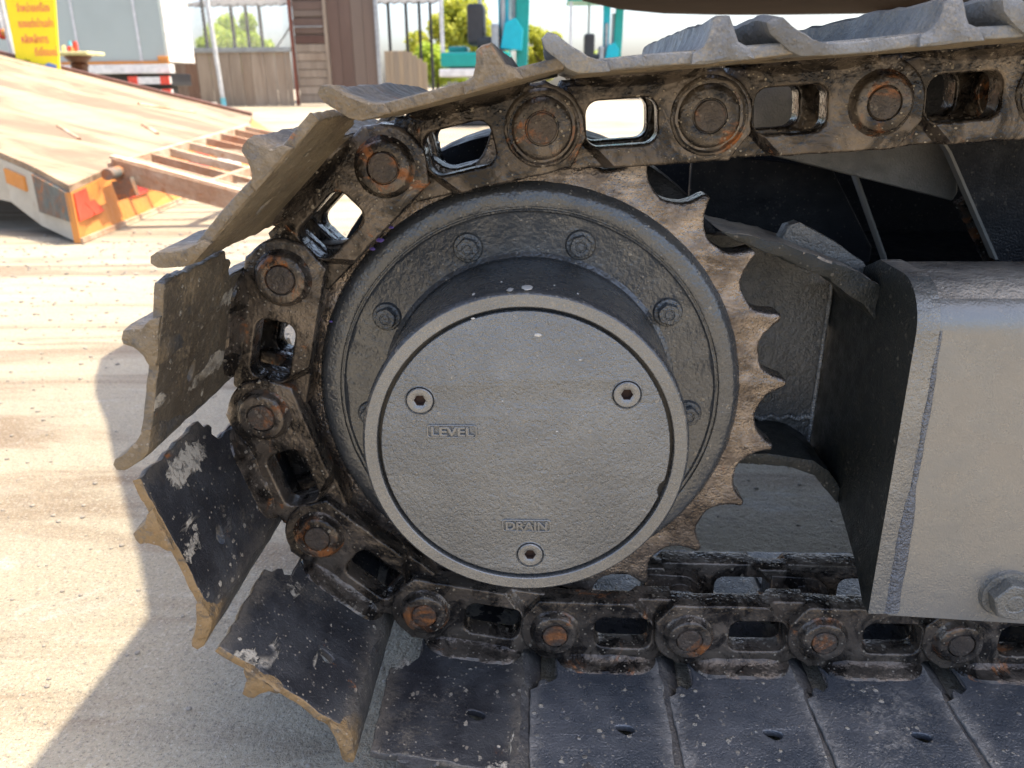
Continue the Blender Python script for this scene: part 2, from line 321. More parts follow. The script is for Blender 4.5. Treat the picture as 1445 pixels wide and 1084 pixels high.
def rough_outline(pts, step, amp, seed, closed=True):
    out = []; n = len(pts)
    for i in range(n):
        a, b = Vector((*pts[i], 0)), Vector((*pts[(i + 1) % n], 0)); L = (b - a).length; k = max(1, int(L / step))
        for j in range(k):
            p = a.lerp(b, j / k); q = Vector((p.x * 70, p.y * 70, seed))
            d = Vector((noise.noise(q), noise.noise(q + Vector((9, 3, 5))), 0)) * amp
            out.append((p.x + d.x, p.y + d.y))
    return out
def wobble(bm, amp, freq, seed, amp2=0, freq2=0):
    for v in bm.verts:
        q = v.co * freq + Vector((seed, seed * 1.7, 0)); v.co += noise.noise_vector(q) * amp
        if amp2: v.co += noise.noise_vector(v.co * freq2 + Vector((seed, 0, 3))) * amp2

# ------------------------------------------------------------------ ground
def gz(y): return 0 if y < 5 else min(.345, .345 * (y - 5) / 11)
bm = bmesh.new(); ys = [-60, -8, -2, 0, 2, 5, 6.5, 8, 10, 12, 14, 16, 25, 60, 200]; xs = [-150, -30, -10, -4, -1, 1, 4, 10, 30, 150]
g = [[bm.verts.new((x, y, gz(y))) for x in xs] for y in ys]
for i in range(len(ys) - 1):
    for j in range(len(xs) - 1): bm.faces.new((g[i][j], g[i][j + 1], g[i + 1][j + 1], g[i + 1][j]))
gr = link('ground', bm_mesh(bm, 'ground'), 'ground'); gr['kind'] = 'structure'
bm = bmesh.new()
for i in range(2600):
    x = rnd.uniform(-2.6, 1.2); y = rnd.uniform(-.4, 3.2); s_ = rnd.uniform(.0012, .004) * (1 + .5 * y)
    r_ = bmesh.ops.create_icosphere(bm, subdivisions=1, radius=s_)
    for v in r_['verts']: v.co = Vector((v.co.x * rnd.uniform(.8, 1.5), v.co.y, v.co.z * .55)) + Vector((x, y, s_ * .25))
gv = link('gravel', bm_mesh(bm, 'gravel'), plain('pale_grit', (.30, .27, .23), .9), smooth=80); tag(gv, 'scattered small pale grit on the dusty yard', 'gravel'); gv['kind'] = 'stuff'

# ------------------------------------------------------------------ excavator
ZS = .353
EX = empty('excavator', 'close-up dark grey crawler excavator, its track wrapped round a toothed drive sprocket', 'excavator', (0, 0, 0))
def ep(name, bm, mat, parent=None, sm=35, loc=None):
    return link(name, bm_mesh(bm, name), mat, parent or EX, (0, 0, ZS) if (parent is None and loc is None) else (loc or (0, 0, 0)), smooth=sm)

P = .154; RP = .2831; DL = 31.5646; PH = 87.0065
pins = []
for i in range(7):
    a = R(PH + i * DL); pins.append(Vector((RP * math.cos(a), 0, RP * math.sin(a))))
top = []
for i in range(8, 0, -1): top.append(pins[0] + Vector((math.cos(.0633), 0, math.sin(.0633))) * P * i)
bot = [Vector((.1875 + i * P, 0, -.2844 )) for i in range(8)]
chain = top + pins + bot

def link_bm(seed):
    bms = []
    tail = arc(.154, 0, .030, -80, 80, 10)
    base = [(-.019, -.0412), (.135, -.0405), (.140, -.03), (.140, .03), (.134, .0405), (-.012, .0405)] + arc(0, 0, .0395, 115, 192, 9) + [(-.0385, -.017)]
    base = rough_outline(base, .006, .0010, seed)
    win = rrect(.047, -.0205, .113, .0205, .012)[::-1]
    b_ = xf(plate2d([base, win], .028, .0028, 3), T(0, .020, 0) @ XZ)
    nrm = Vector((1, 0, -.9)).normalized()
    for k in (0, .0035, .0075, .011): bmesh.ops.bisect_plane(b_, geom=b_.verts[:] + b_.edges[:] + b_.faces[:], plane_co=Vector((.086 + k, 0, -.041)), plane_no=nrm)
    bmesh.ops.bisect_plane(b_, geom=b_.verts[:] + b_.edges[:] + b_.faces[:], plane_co=(.112, 0, 0), plane_no=(1, 0, 0))
    bmesh.ops.bisect_plane(b_, geom=b_.verts[:] + b_.edges[:] + b_.faces[:], plane_co=(.04, 0, 0), plane_no=(1, 0, 0))
    for v in b_.verts:
        uc = min(.112, .086 + (v.co.z + .041) * .9); t = max(0, min(1, (v.co.x - uc) / .011)); v.co.y += .012 * t * t * (3 - 2 * t)
    bms.append(b_)
    tl = [(.112, -.034)] + arc(.154, 0, .033, -75, 75, 10) + [(.112, .034)]
    bms.append(xf(plate2d([tl], .016, .002), T(0, .0415, 0) @ XZ))
    # flared foot to the shoe
    pr = [(.030, .028), (.0075, .029), (.0035, .034), (-.004, .0375), (-.0135, .0395), (-.016, .0425), (.03, .0425)]
    f = bmesh.new(); n = 26; rings = []
    for i in range(n + 1):
        u = .004 + (.121 - .004) * i / n; k = 1 - .5 * (abs(i / n - .5) * 2) ** 6
        rings.append([f.verts.new((u, .03 + (y - .03) * (k if y < .02 else 1) + .0012 * noise.noise(Vector((u * 90, y * 90, seed))), w_ + .0012 * noise.noise(Vector((u * 120, w_ * 300, seed + 5))))) for y, w_ in pr])
    for a_, b_ in zip(rings, rings[1:]):
        for j in range(len(pr)): f.faces.new((a_[j], a_[(j + 1) % len(pr)], b_[(j + 1) % len(pr)], b_[j]))
    f.faces.new(rings[0][::-1]); f.faces.new(rings[-1]); bmesh.ops.recalc_face_normals(f, faces=f.faces[:]); bms.append(f)
    b = join(*bms)
    return b
def boss_bm(seed, big):
    k = 1.0 if not big else 1.06
    if big: pr = [(.0365, .0075), (.0350, .0045), (.0330, .0040), (.0305, .0062), (.0290, .0065), (.0272, .0040), (.0255, .0028), (.0225, .0024), (.0175, .0022), (.0160, .0022), (.0152, .0036), (.0147, .0036), (.010, .0036)]
    else: pr = [(.0305, .0075), (.0292, .0056), (.0282, .0048), (.0270, .0030), (.0252, -.0012), (.0242, -.0026), (.0230, -.0032), (.0175, -.0034), (.0158, -.0032), (.0152, -.0020), (.0147, -.0012), (.010, -.0012)]
    b = lathe_y(pr, 56)
    wobble(b, .0006, 90, seed); return b
def pin_bm(seed):
    b = lathe_y([(.0144, .004), (.0143, -.0026), (.0134, -.0038), (.0105, -.0040), (.006, -.0040), (.003, -.0037), (.001, -.0037)], 40)
    wobble(b, .0003, 150, seed); return b
def shoe_bm(seed, wear=1.):
    o = [(-.0255, -.168), (.120, -.168), (.1235, -.10), (.1235, -.045), (.1265, -.030), (.1235, -.016), (.1235, .146), (.1265, .16), (.1235, .17), (.1235, .258), (-.0255, .258),
         (-.0265, .176), (-.020, .172), (-.016, .162), (-.006, .160), (.002, .152), (.004, .146), (.004, -.016), (.002, -.024), (-.006, -.032), (-.012, -.026), (-.017, -.030), (-.019, -.040), (-.0275, -.045)]
    o = rough_outline(o, .006, .0016 * wear, seed)
    def hole(cx, cy): return [(cx + .0095 * math.cos(t) + .002 * math.sin(2 * t), cy + .0062 * math.sin(t) - .18 * .0095 * math.cos(t)) for t in [i * math.pi / 8 for i in range(16)]][::-1]
    b = plate2d([o, hole(.075, -.1), hole(.075, .23)], .0085, .0016)
    xf(b, Matrix(((1, 0, 0, 0), (0, 1, 0, 0), (0, 0, 1, .0462), (0, 0, 0, 1))))
    bmesh.ops.bisect_plane(b, geom=b.verts[:] + b.edges[:] + b.faces[:], plane_co=(0, -.05, 0), plane_no=(0, 1, 0))
    bmesh.ops.bisect_plane(b, geom=b.verts[:] + b.edges[:] + b.faces[:], plane_co=(0, -.11, 0), plane_no=(0, 1, 0))
    for v in b.verts: v.co.z += .0022 * noise.noise(Vector((v.co.x * 12, v.co.y * 9, seed))) + (.0018 * max(0, -.1 - v.co.y) / .07)
    return b
def grouser_bm(kind, seed):
    if kind == 0: pr = [(.002, .0440), (.046, .0440), (.045, .0505), (.038, .0545), (.0330, .064), (.0312, .0715), (.027, .0735), (.0200, .0730), (.0180, .068), (.0135, .0565), (.006, .0515)]
    else: pr = [(.102, .0440), (.1245, .0435), (.132, .0470), (.1395, .0545), (.1475, .0625), (.1495, .0690), (.1450, .0730), (.1385, .0715), (.1285, .0625), (.117, .0550), (.104, .0505)]
    pr = rough_outline(pr, .004, .0008, seed)
    n = 30; b = bmesh.new(); rings = []; y0, y1 = -.1725, .262
    cx = sum(p[0] for p in pr) / len(pr)
    for i in range(n + 1):
        t = i / n; y = y0 + (y1 - y0) * (t ** 1.0); k = 1.0
        d0 = min(y - y0, y1 - y); k = 1 - .06 * max(0, 1 - d0 / .008) ** 2
        hh = 1 + .10 * noise.noise(Vector((y * 14, seed, 0)))
        ring = []
        for (u, w_) in pr:
            e = w_ - .044
            yy = y + (.0035 * noise.noise(Vector((u * 60, w_ * 60, seed + i * .01))) if i in (0, n) else 0)
            ring.append(b.verts.new((cx + (u - cx) * (1 - (1 - k) * .4) + .0009 * noise.noise(Vector((u * 90, y * 60, seed))), yy, .044 + e * hh * (k if e > .006 else 1) + .0014 * noise.noise(Vector((u * 50 + 7, y * 60, w_ * 60))))))
        rings.append(ring)
    m = len(pr)
    for a_, b_ in zip(rings, rings[1:]):
        for j in range(m): b.faces.new((a_[j], a_[(j + 1) % m], b_[(j + 1) % m], b_[j]))
    for rg, s_ in ((rings[0], -1), (rings[-1], 1)):   # slightly domed ends
        inner = []
        c = Vector((0, 0, 0))
        for v in rg: c += v.co
        c /= m
        for v in rg: q = c.lerp(v.co, .8); q.y += s_ * .0012; inner.append(b.verts.new(q))
        for j in range(m): b.faces.new((rg[j], rg[(j + 1) % m], inner[(j + 1) % m], inner[j]))
        b.faces.new(inner)
    bmesh.ops.recalc_face_normals(b, faces=b.faces[:])
    return b

far_link_me = None; far_boss_me = None; bush_me = None
NV = 8   # index of pin A in the chain
for i in range(len(chain) - 1):
    p, q = chain[i], chain[i + 1]; u = (q - p).normalized(); L = (q - p).length
    # outward direction: away from the loop, rotated +90deg so that the loop interior is on the other side
    wv = Vector((u.z, 0, -u.x)); wv = -wv if wv.dot(p if 7 < i < 15 else (Vector((0, 0, 1)) if i <= 7 else Vector((0, 0, -1)))) < 0 else wv
    # local frame: x=u, y=across, z=outward
    m = Matrix(((u.x, 0, wv.x, p.x), (0, 1, 0, 0), (u.z, 0, wv.z, p.z + ZS), (0, 0, 0, 1)))
    # mirrored frames (left-handed) are baked into the mesh so that normals stay right
    det = m.to_3x3().determinant()
    flip = Matrix.Scale(-1, 4, Vector((0, 0, 1))) if det < 0 else Matrix.Identity(4)
    mw = m @ flip
    def put(name, b, mat, parent=None, sm=40):
        if det < 0:
            xf(b, flip); bmesh.ops.reverse_faces(b, faces=b.faces[:])
        me = bm_mesh(b, name); o = link(name, me, mat, smooth=sm)
        if parent is None: o.parent = EX; o.matrix_local = mw
        else: o.parent = parent
        return o
    seed = i * 3.7 + 1
    lk = put('track_link', link_bm(seed), 'link')
    put('boss', boss_bm(seed, i in (5, 7, 8)), 'boss', lk, 50)
    pb = pin_bm(seed)
    if i in (5, 7, 8): xf(pb, T(0, .0045, 0))
    put('pin', pb, 'pin', lk, 40)
    bu = lathe_y([(.0225, .0325), (.0225, .0485), (.0200, .0500), (.0200, .080), (.0225, .0815), (.0225, .0975)], 32); put('bushing', bu, 'boss', lk, 40)
    fl = link_bm(seed + 50)
    for v in fl.verts: v.co.y = .13 - v.co.y
    bmesh.ops.reverse_faces(fl, faces=fl.faces[:]); put('inner_track_link', fl, 'link')
    flat = i >= 14
    upper = i <= 9
    sh = put('track_shoe', shoe_bm(seed, 2.0 if 7 < i < 14 else .9), 'shoe_top' if upper else 'shoe_brown' if i == 10 else ('shoe_clean' if i > 13 else 'shoe'))
    gm = 'grouser_low' if i >= 13 else 'grouser_mud' if i in (11, 12) else ('grouser_grey' if i < 8 else 'grouser')
    put('grouser', grouser_bm(0, seed), gm, sh, 35)
    put('grouser', grouser_bm(1, seed + 9), gm, sh, 35)
    sh.data.materials.append(MAT[gm])
    for p_ in sh.data.polygons:
        if p_.center.y < -.163 and abs(p_.normal.y) > .5: p_.material_index = 1

# sprocket
NT = 23; ph0 = 2.8; pts = []
for k in range(NT):
    c = ph0 + k * 360 / NT
    def pp(r, a): pts.append((r * math.cos(R(a)), r * math.sin(R(a))))
    for r_, a_ in ((.2798, -.85), (.2812, -.45), (.2815, .1), (.2806, .6), (.2775, 1.05), (.2730, 1.42), (.2665, 2.15), (.2600, 3.2), (.2555, 4.6), (.2530, 6.2), (.2522, 7.8), (.2530, 9.4), (.2555, 11.0), (.2600, 12.45), (.2665, 13.5), (.2730, 14.25), (.2775, 14.6)):
        pp(r_ + .0007 * math.sin(k * 7.3 + a_), c + a_)
sp = xf(plate2d([pts], .032, .0035, 3), T(0, .066, 0) @ XZ)
sp = join(sp)
ep('sprocket', sp, 'tooth', sm=40)

# final drive housing
fl = lathe_y([(.150, .10), (.232, .10), (.2345, .075), (.2350, .064), (.2340, .0575), (.2305, .0500), (.2262, .0432), (.2235, .0402), (.2205, .0389), (.2130, .0384), (.2075, .0380), (.2062, .0384), (.2056, .0412), (.2044, .0412), (.2038, .0392), (.2022, .0396), (.2006, .0422), (.1985, .0430), (.160, .0432), (.1555, .0405), (.1540, .0360), (.1538, -.0890), (.1527, -.0950), (.1510, -.0975), (.1500, -.0980)], 160, caps=False)
for v in fl.verts:
    r = math.hypot(v.co.x, v.co.z)
    if r > .2: v.co.y += .0011 * noise.noise(v.co * 60) + .0006 * noise.noise(v.co * 160)
hub = ep('final_drive', fl, 'flange', sm=30)
dr = lathe_y([(.1500, -.0980), (.1395, -.0980), (.1388, -.0974), (.1385, -.0880)], 160, caps=False)
ep('rim', dr, 'rim', hub, loc=(0, 0, 0))
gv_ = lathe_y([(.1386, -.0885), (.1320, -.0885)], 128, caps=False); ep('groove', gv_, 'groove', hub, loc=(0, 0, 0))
holes = []
plugs = [(-.096, .050), (.093, .057), (.005, -.112)]
circ = lambda cx, cy, r, n=32: [(cx + r * math.cos(2 * math.pi * i / n), cy + r * math.sin(2 * math.pi * i / n)) for i in range(n)]
cov = circ(0, 0, .1350, 144)
# small pry notch in the cover edge
cov = [(x, y) if abs(math.atan2(y, x) - R(-17)) > .035 else (x * .975, y * .975) for x, y in cov]
cv = xf(plate2d([cov] + [circ(x, y, .0128)[::-1] for x, y in plugs], .010, .0012), T(0, -.0918, 0) @ XZ)
cover = ep('cover_plate', cv, 'hub', hub, loc=(0, 0, 0), sm=30)
def socket_bm(ro, rh, face, depth):
    b = bmesh.new(); n = 36
    def ring(r, y): return [b.verts.new((r * math.cos(2 * math.pi * i / n), y, r * math.sin(2 * math.pi * i / n))) for i in range(n)]
    def hexr(y):
        out = []
        for i in range(n):
            t = 2 * math.pi * i / n; k = math.cos(math.pi / 6) / math.cos((t % (math.pi / 3)) - math.pi / 6); out.append(b.verts.new((rh * k * math.cos(t), y, rh * k * math.sin(t))))
        return out
    rs = [ring(ro, face + .006), ring(ro, face + .0008), ring(ro - .0008, face), ring(ro - .0036, face), ring(rh + .0012, face + .0002), hexr(face + .0012), hexr(face + depth)]
    for A, B in zip(rs, rs[1:]):
        for i in range(n): b.faces.new((A[i], A[(i + 1) % n], B[(i + 1) % n], B[i]))
    b.faces.new(rs[-1]); bmesh.ops.recalc_face_normals(b, faces=b.faces[:])
    for f in b.faces:
        if all(math.hypot(v.co.x, v.co.z) < rh + .0005 for v in f.verts): f.material_index = 1
    return b
for (x, z) in plugs:
    me = bm_mesh(socket_bm(.0122, .0056, -.0985, .0075), 'plug'); me.materials.append(MAT['rim']); me.materials.append(MAT['socket'])
    o = link('plug', me, None, hub, (x, 0, z), smooth=30)
    bezel = lathe_y([(.0128, -.0962), (.0136, -.0972), (.0144, -.0968), (.0148, -.0960)], 40, caps=False)
    link('plug_seat', bm_mesh(bezel), 'hub', hub, (x, 0, z), smooth=40)
def text_bm(s, size, ext, bev=0, font=None):
    cu = bpy.data.curves.new('t', 'FONT'); cu.body = s; cu.size = size; cu.extrude = ext; cu.align_x = 'CENTER'; cu.align_y = 'CENTER'; cu.bevel_depth = bev
    o = bpy.data.objects.new('t', cu); COL.objects.link(o); me = bpy.data.meshes.new_from_object(o.evaluated_get(bpy.context.evaluated_depsgraph_get()))
    bpy.data.objects.remove(o); bm = bmesh.new(); bm.from_mesh(me); bpy.data.meshes.remove(me); return bm
for s_, x, z, wd in (('LEVEL', -.0675, .0195, .047), ('DRAIN', .0015, -.0795, .0475)):
    t = text_bm(s_, .0128, .0014, .0005); xs_ = [v.co.x for v in t.verts]; k = (wd - .007) / (max(xs_) - min(xs_)); ys_ = [v.co.y for v in t.verts]; cy = (max(ys_) + min(ys_)) / 2
    for v in t.verts: v.co.x *= k; v.co.y = (v.co.y - cy) * 1.0
    xf(t, T(0, -.0970, 0) @ XZ); wobble(t, .0002, 300, 1)
    fr = xf(plate2d([rrect(-wd / 2, -.0066, wd / 2, .0066, .0028), rrect(-wd / 2 + .0016, -.0051, wd / 2 - .0016, .0051, .0018)[::-1]], .0026, .0006), T(0, -.0970, 0) @ XZ)
    link('lettering', bm_mesh(t), 'rim', hub, (x, 0, z)); link('label_frame', bm_mesh(fr), 'rim', hub, (x, 0, z), smooth=30)
# flange bolts
angs = [-6.1, 33.2, 72.0, 110.4, 148.8, 187.0, 228.5, 270, 311.6]
def hexbolt_bm(r_w, h_w, r_h, h_h, dimple=True):
    w_ = lathe_y([(r_w + .0012, .0008), (r_w, -.0012), (r_w - .0006, -h_w), (r_w - .002, -h_w - .0003), (r_h * .8, -h_w - .0003)], 40, caps=False)
    b = bmesh.new(); n = 48; y0 = -h_w; y1 = -h_w - h_h; rs = []
    for k, y in ((1, y0 + .001), (1, y1 + .0014), (.93, y1), (.55, y1 - .0002), (.5, y1 + .0008), (.42, y1 + .0008), (.35, y1)):
        rg = []
        for i in range(n):
            t = 2 * math.pi * i / n; hx = math.cos(math.pi / 6) / math.cos((t % (math.pi / 3)) - math.pi / 6); hx = hx if k > .9 else .93
            if k == .93: hx = min(hx, .93)
            rg.append(b.verts.new((r_h * k * hx * math.cos(t), y, r_h * k * hx * math.sin(t))))
        rs.append(rg)
    for A, B in zip(rs, rs[1:]):
        for i in range(n): b.faces.new((A[i], A[(i + 1) % n], B[(i + 1) % n], B[i]))
    b.faces.new(rs[-1]); bmesh.ops.recalc_face_normals(b, faces=b.faces[:])
    return join(w_, b)
hb = None
for a in angs:
    rr = .1755
    if hb is None: hb = link('bolt', bm_mesh(hexbolt_bm(.0148, .0030, .0118, .0085)), 'lug', hub, smooth=25)
    o = hb if a == angs[0] else hb.copy()
    if o is not hb: COL.objects.link(o); o.parent = hub
    o.location = (rr * math.cos(R(a)), .0425, rr * math.sin(R(a))); o.rotation_euler = (0, R(a * 2.3), 0)

def fleck(pos, size, mat, nrm=(0, 0, 1), name='paint_fleck'):
    bm = bmesh.new(); bmesh.ops.create_icosphere(bm, subdivisions=3, radius=1)
    for v in bm.verts:
        k = 1 + .35 * noise.noise(v.co * 1.6 + Vector(pos) * 90); v.co = Vector((v.co.x * size[0] * k, v.co.y * size[1] * k, v.co.z * .0006))
    o = link(name, bm_mesh(bm), mat, hub, pos, smooth=80); o.rotation_euler = Vector(nrm).to_track_quat('Z', 'Y').to_euler(); return o
MAT['purple'] = plain('purple_chip', (.20, .14, .50), .5); MAT['chalk'] = plain('white_splash', (.62, .60, .55), .7)
for a, y, sx, sy in ((89, -.088, .009, .0045), (94.5, -.0935, .006, .0028), (107, -.085, .004, .0015), (80, -.07, .0016, .001), (72, -.08, .002, .001), (98, -.06, .0015, .001)):
    q = Vector((math.cos(R(a)), 0, math.sin(R(a)))); fleck(q * .1539 + Vector((0, y, 0)), (sx, sy), 'chalk', q)
for a, r_, sx in ((131.5, .2300, .005), (134.5, .2290, .0035), (127, .232, .003), (158, .2275, .0022), (104, .2325, .0025)):
    fleck((r_ * math.cos(R(a)), .0428, r_ * math.sin(R(a))), (sx, sx * .45), 'purple', (math.cos(R(a)) * .5, -.85, math.sin(R(a)) * .5))
for x, z, sx in ((.012, .113, .0032), (-.045, .128, .0018), (.05, .09, .0015), (-.02, .05, .001), (.03, .02, .0012), (.085, .118, .0022)):
    fleck((x, -.0969, z), (sx, sx * .5), 'chalk', (0, -1, 0))
# track frame ---------------------------------------------------------------
FX = .367
prof = [(-.040, -.2165)] + [(-.040, .090)] + arc(.010, .096, .050, 175, 95, 8) + [(.066, .147), (.20, .092), (.20, -.13), (.090, -.144), (.056, -.160), (.012, -.184), (-.022, -.2145)]
end = prism(prof, 'x', FX, FX + .022, .0012)
me = bm_mesh(end, 'end_plate')
me.materials.append(MAT['frame_edge']); me.materials.append(MAT['frame_dark']); me.materials.append(MAT['dirty_lit_top'])
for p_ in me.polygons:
    if p_.normal.x < -.7: p_.material_index = 1  # left-facing side gets the darker colour
    elif p_.normal.z > .75 and p_.center.y > .0: p_.material_index = 2
frame_o = bpy.data.objects.new('track_frame', None); COL.objects.link(frame_o); frame_o.parent = EX; frame_o.location = (0, 0, ZS)
link('end_plate', me, None, frame_o, smooth=30)
beam_prof = [(-.0385, -.2185)] + arc(.008, .096, .0465, 180, 92, 10) + [(.066, .1445), (.18, .10), (.18, -.15), (.0, -.2185)]
bm = bmesh.new(); X0, X1 = FX + .022, 1.5; n = len(beam_prof); secs = []
for X in [X0, .45, .60, .8, 1.0, 1.5]:
    dz = -.055 * (X - X0) * 1.0
    secs.append([bm.verts.new((X, y, z + (dz if z < 0 else 0))) for y, z in beam_prof])
for A, B in zip(secs, secs[1:]):
    for j in range(n): bm.faces.new((A[j], A[(j + 1) % n], B[(j + 1) % n], B[j]))
bm.faces.new(secs[0]); bm.faces.new(secs[-1]); bmesh.ops.recalc_face_normals(bm, faces=bm.faces[:])
me = bm_mesh(bm, 'beam'); me.materials.append(MAT['frame']); me.materials.append(MAT['dirty_lit_top'])
for p_ in me.polygons:
    if p_.normal.z > .72: p_.material_index = 1
link('beam', me, None, frame_o, smooth=50)
# weld bead down the end plate
bm = bmesh.new(); prev = None; k_ = 0
zz = .10
rngs = []
while zz > -.216:
    wd = .0035 + .0012 * noise.noise(Vector((zz * 40, 0, 0))) + (.0045 if zz < -.06 else 0) * min(1, (-.06 - zz) / .05 if zz < -.06 else 0)
    cx = X0 + .0015 + .0022 * noise.noise(Vector((zz * 22, 4, 0))); hh = .0022 + .0014 * abs(noise.noise(Vector((zz * 160, 9, 0))))
    wd *= min(1, .25 + (.10 - zz) / .06); hh *= min(1, .2 + (.10 - zz) / .08)
    rngs.append([bm.verts.new((cx + wd * math.cos(t), -.0388 - hh * max(0, math.sin(t)) + (.002 if math.sin(t) < -.01 else 0), zz)) for t in [math.pi * j / 6 for j in range(7)]])
    zz -= .0022
for A, B in zip(rngs, rngs[1:]):
    for j in range(6): bm.faces.new((A[j], A[j + 1], B[j + 1], B[j]))
bmesh.ops.recalc_face_normals(bm, faces=bm.faces[:])
link('weld', bm_mesh(bm), 'weld', frame_o, smooth=60)
# frame bolt with washer
b = hexbolt_bm(.0270, .0035, .0225, .0150)
o = link('bolt', bm_mesh(b), 'bolt', frame_o, (.507, -.0395, -.188), smooth=25); o.rotation_euler = (0, R(12), 0)
# motor mounting bracket behind the sprocket
br = bpy.data.objects.new('motor_bracket', None); COL.objects.link(br); br.parent = EX; br.location = (0, 0, ZS)
bp = [(.16, .155), (.25, .150), (.33, .118), (.362, .112), (.3625, -.128), (.30, -.150), (.20, -.145), (.12, -.1), (.12, .1)]
link('mount_plate', bm_mesh(prism(bp, 'y', .190, .215, .002)), 'bracket', br, smooth=30)
def slab(pts, y0, y1, seed, amp, sub=5, bev=.003):
    b = prism(pts, 'y', y0, y1, bev); bmesh.ops.subdivide_edges(b, edges=[e for e in b.edges if e.calc_length() > .02], cuts=sub, use_grid_fill=True)
    bmesh.ops.triangulate(b, faces=[f for f in b.faces if len(f.verts) > 4]); wobble(b, amp, 45, seed, amp * .5, 140); return b
tg = [(.215, .168), (.262, .150), (.312, .128), (.352, .101), (.367, .082), (.367, .122), (.330, .142), (.285, .158), (.24, .171), (.195, .180)]
me = bm_mesh(slab(tg, .055, .165, 3, .0022), 'g'); me.materials.append(MAT['frame_dark']); me.materials.append(MAT['dirty_lit_top'])
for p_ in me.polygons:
    if p_.normal.z > .3: p_.material_index = 1  # gusset top: dirt, with light put into the colour
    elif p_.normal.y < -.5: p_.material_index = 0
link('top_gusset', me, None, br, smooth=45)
rib = [(.272, .156), (.279, .176), (.292, .180), (.330, .160), (.366, .136), (.373, .126), (.366, .116), (.33, .134)]
link('rib', bm_mesh(slab(rib, .105, .128, 8, .0016, 4)), 'bracket', br, smooth=45)
bg_ = [(.19, -.098), (.26, -.098), (.30, -.101), (.335, -.112), (.367, -.150), (.367, -.128), (.352, -.106), (.33, -.092), (.28, -.084), (.19, -.082)]
link('bottom_gusset', bm_mesh(slab(bg_, .080, .195, 5, .0016, 4)), 'frame_dark', br, smooth=45)
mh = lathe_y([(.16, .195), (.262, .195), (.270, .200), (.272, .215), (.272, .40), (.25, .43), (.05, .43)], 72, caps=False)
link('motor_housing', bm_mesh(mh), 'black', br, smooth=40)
# bright vertical weld line and horizontal weld at the bracket plate
bm = bmesh.new()
for i in range(60):
    t = i / 59; z = .098 - t * .214; x = .3655 - .001 - .004 * t
    r_ = bmesh.ops.create_icosphere(bm, subdivisions=1, radius=.0042 + .0008 * noise.noise(Vector((i * .7, 0, 0))))
    for v in r_['verts']: v.co = Vector((v.co.x * .8 + x, v.co.y * .8 + .1885, v.co.z + z))
for i in range(34):
    t = i / 33; r_ = bmesh.ops.create_icosphere(bm, subdivisions=1, radius=.0042)
    for v in r_['verts']: v.co += Vector((.360 - t * .12, .1885, -.083 + .002 * math.sin(i)))
link('weld', bm_mesh(bm), 'weld_black', br, smooth=70)
link('bolt', bm_mesh(hexbolt_bm(.0075, .0015, .0062, .003)), 'bolt', br, (.300, .189, -.055), smooth=25)
link('bolt', bm_mesh(hexbolt_bm(.0048, .001, .004, .003)), 'lug', br, (.297, .189, -.036), smooth=25)

# centre body seen behind the sprocket (absolute heights minus ZS)
cb = bpy.data.objects.new('centre_frame', None); COL.objects.link(cb); cb.parent = EX
def quad_slab(name, pts, th, mat, parent=cb, bev=.0015):
    """polygon given by 3D corners, given real thickness away from the camera side (+Y)"""
    bm = bmesh.new(); A = [bm.verts.new(p) for p in pts]; B = [bm.verts.new((p[0], p[1] + th, p[2])) for p in pts]; n = len(pts)
    bm.faces.new(A); bm.faces.new(B[::-1])
    for i in range(n): bm.faces.new((A[(i + 1) % n], A[i], B[i], B[(i + 1) % n]))
    bmesh.ops.recalc_face_normals(bm, faces=bm.faces[:])
    if bev: bmesh.ops.bevel(bm, geom=bm.edges[:], offset=bev, segments=1, affect='EDGES')
    return link(name, bm_mesh(bm), mat, parent)
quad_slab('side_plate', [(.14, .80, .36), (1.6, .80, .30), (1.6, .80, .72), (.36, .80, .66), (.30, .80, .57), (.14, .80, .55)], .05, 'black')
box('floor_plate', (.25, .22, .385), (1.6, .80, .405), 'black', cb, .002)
quad_slab('belly_plate', [(.272, .36, .594), (.573, .36, .520), (.578, .36, .530), (.576, .36, .545), (.553, .36, .586), (.50, .36, .69), (.272, .36, .69)], .008, 'belly_grey')
quad_slab('divider_plate', [(.460, .42, .548), (.523, .42, .420), (.5275, .42, .420), (.4645, .42, .548)], .02, 'edge')  # thin sliver, pale for the light its front edge catches
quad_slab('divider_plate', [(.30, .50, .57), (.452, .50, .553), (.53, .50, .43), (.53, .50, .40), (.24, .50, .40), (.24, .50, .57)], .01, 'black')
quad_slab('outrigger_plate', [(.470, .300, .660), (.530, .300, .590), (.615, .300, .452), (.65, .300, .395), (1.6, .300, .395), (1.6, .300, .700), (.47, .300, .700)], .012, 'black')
quad_slab('outrigger_edge', [(.466, .297, .660), (.5265, .297, .590), (.6115, .297, .452), (.6155, .297, .452), (.5305, .297, .590), (.470, .297, .660)], .015, 'edge', bev=0)  # pale strip paints the light along the plate's edge
bm = bmesh.new(); tube_bm(bm, (.628, .45, .510), (.690, .45, .418), .010); link('hydraulic_pipe', bm_mesh(bm), 'boss', cb, smooth=60)

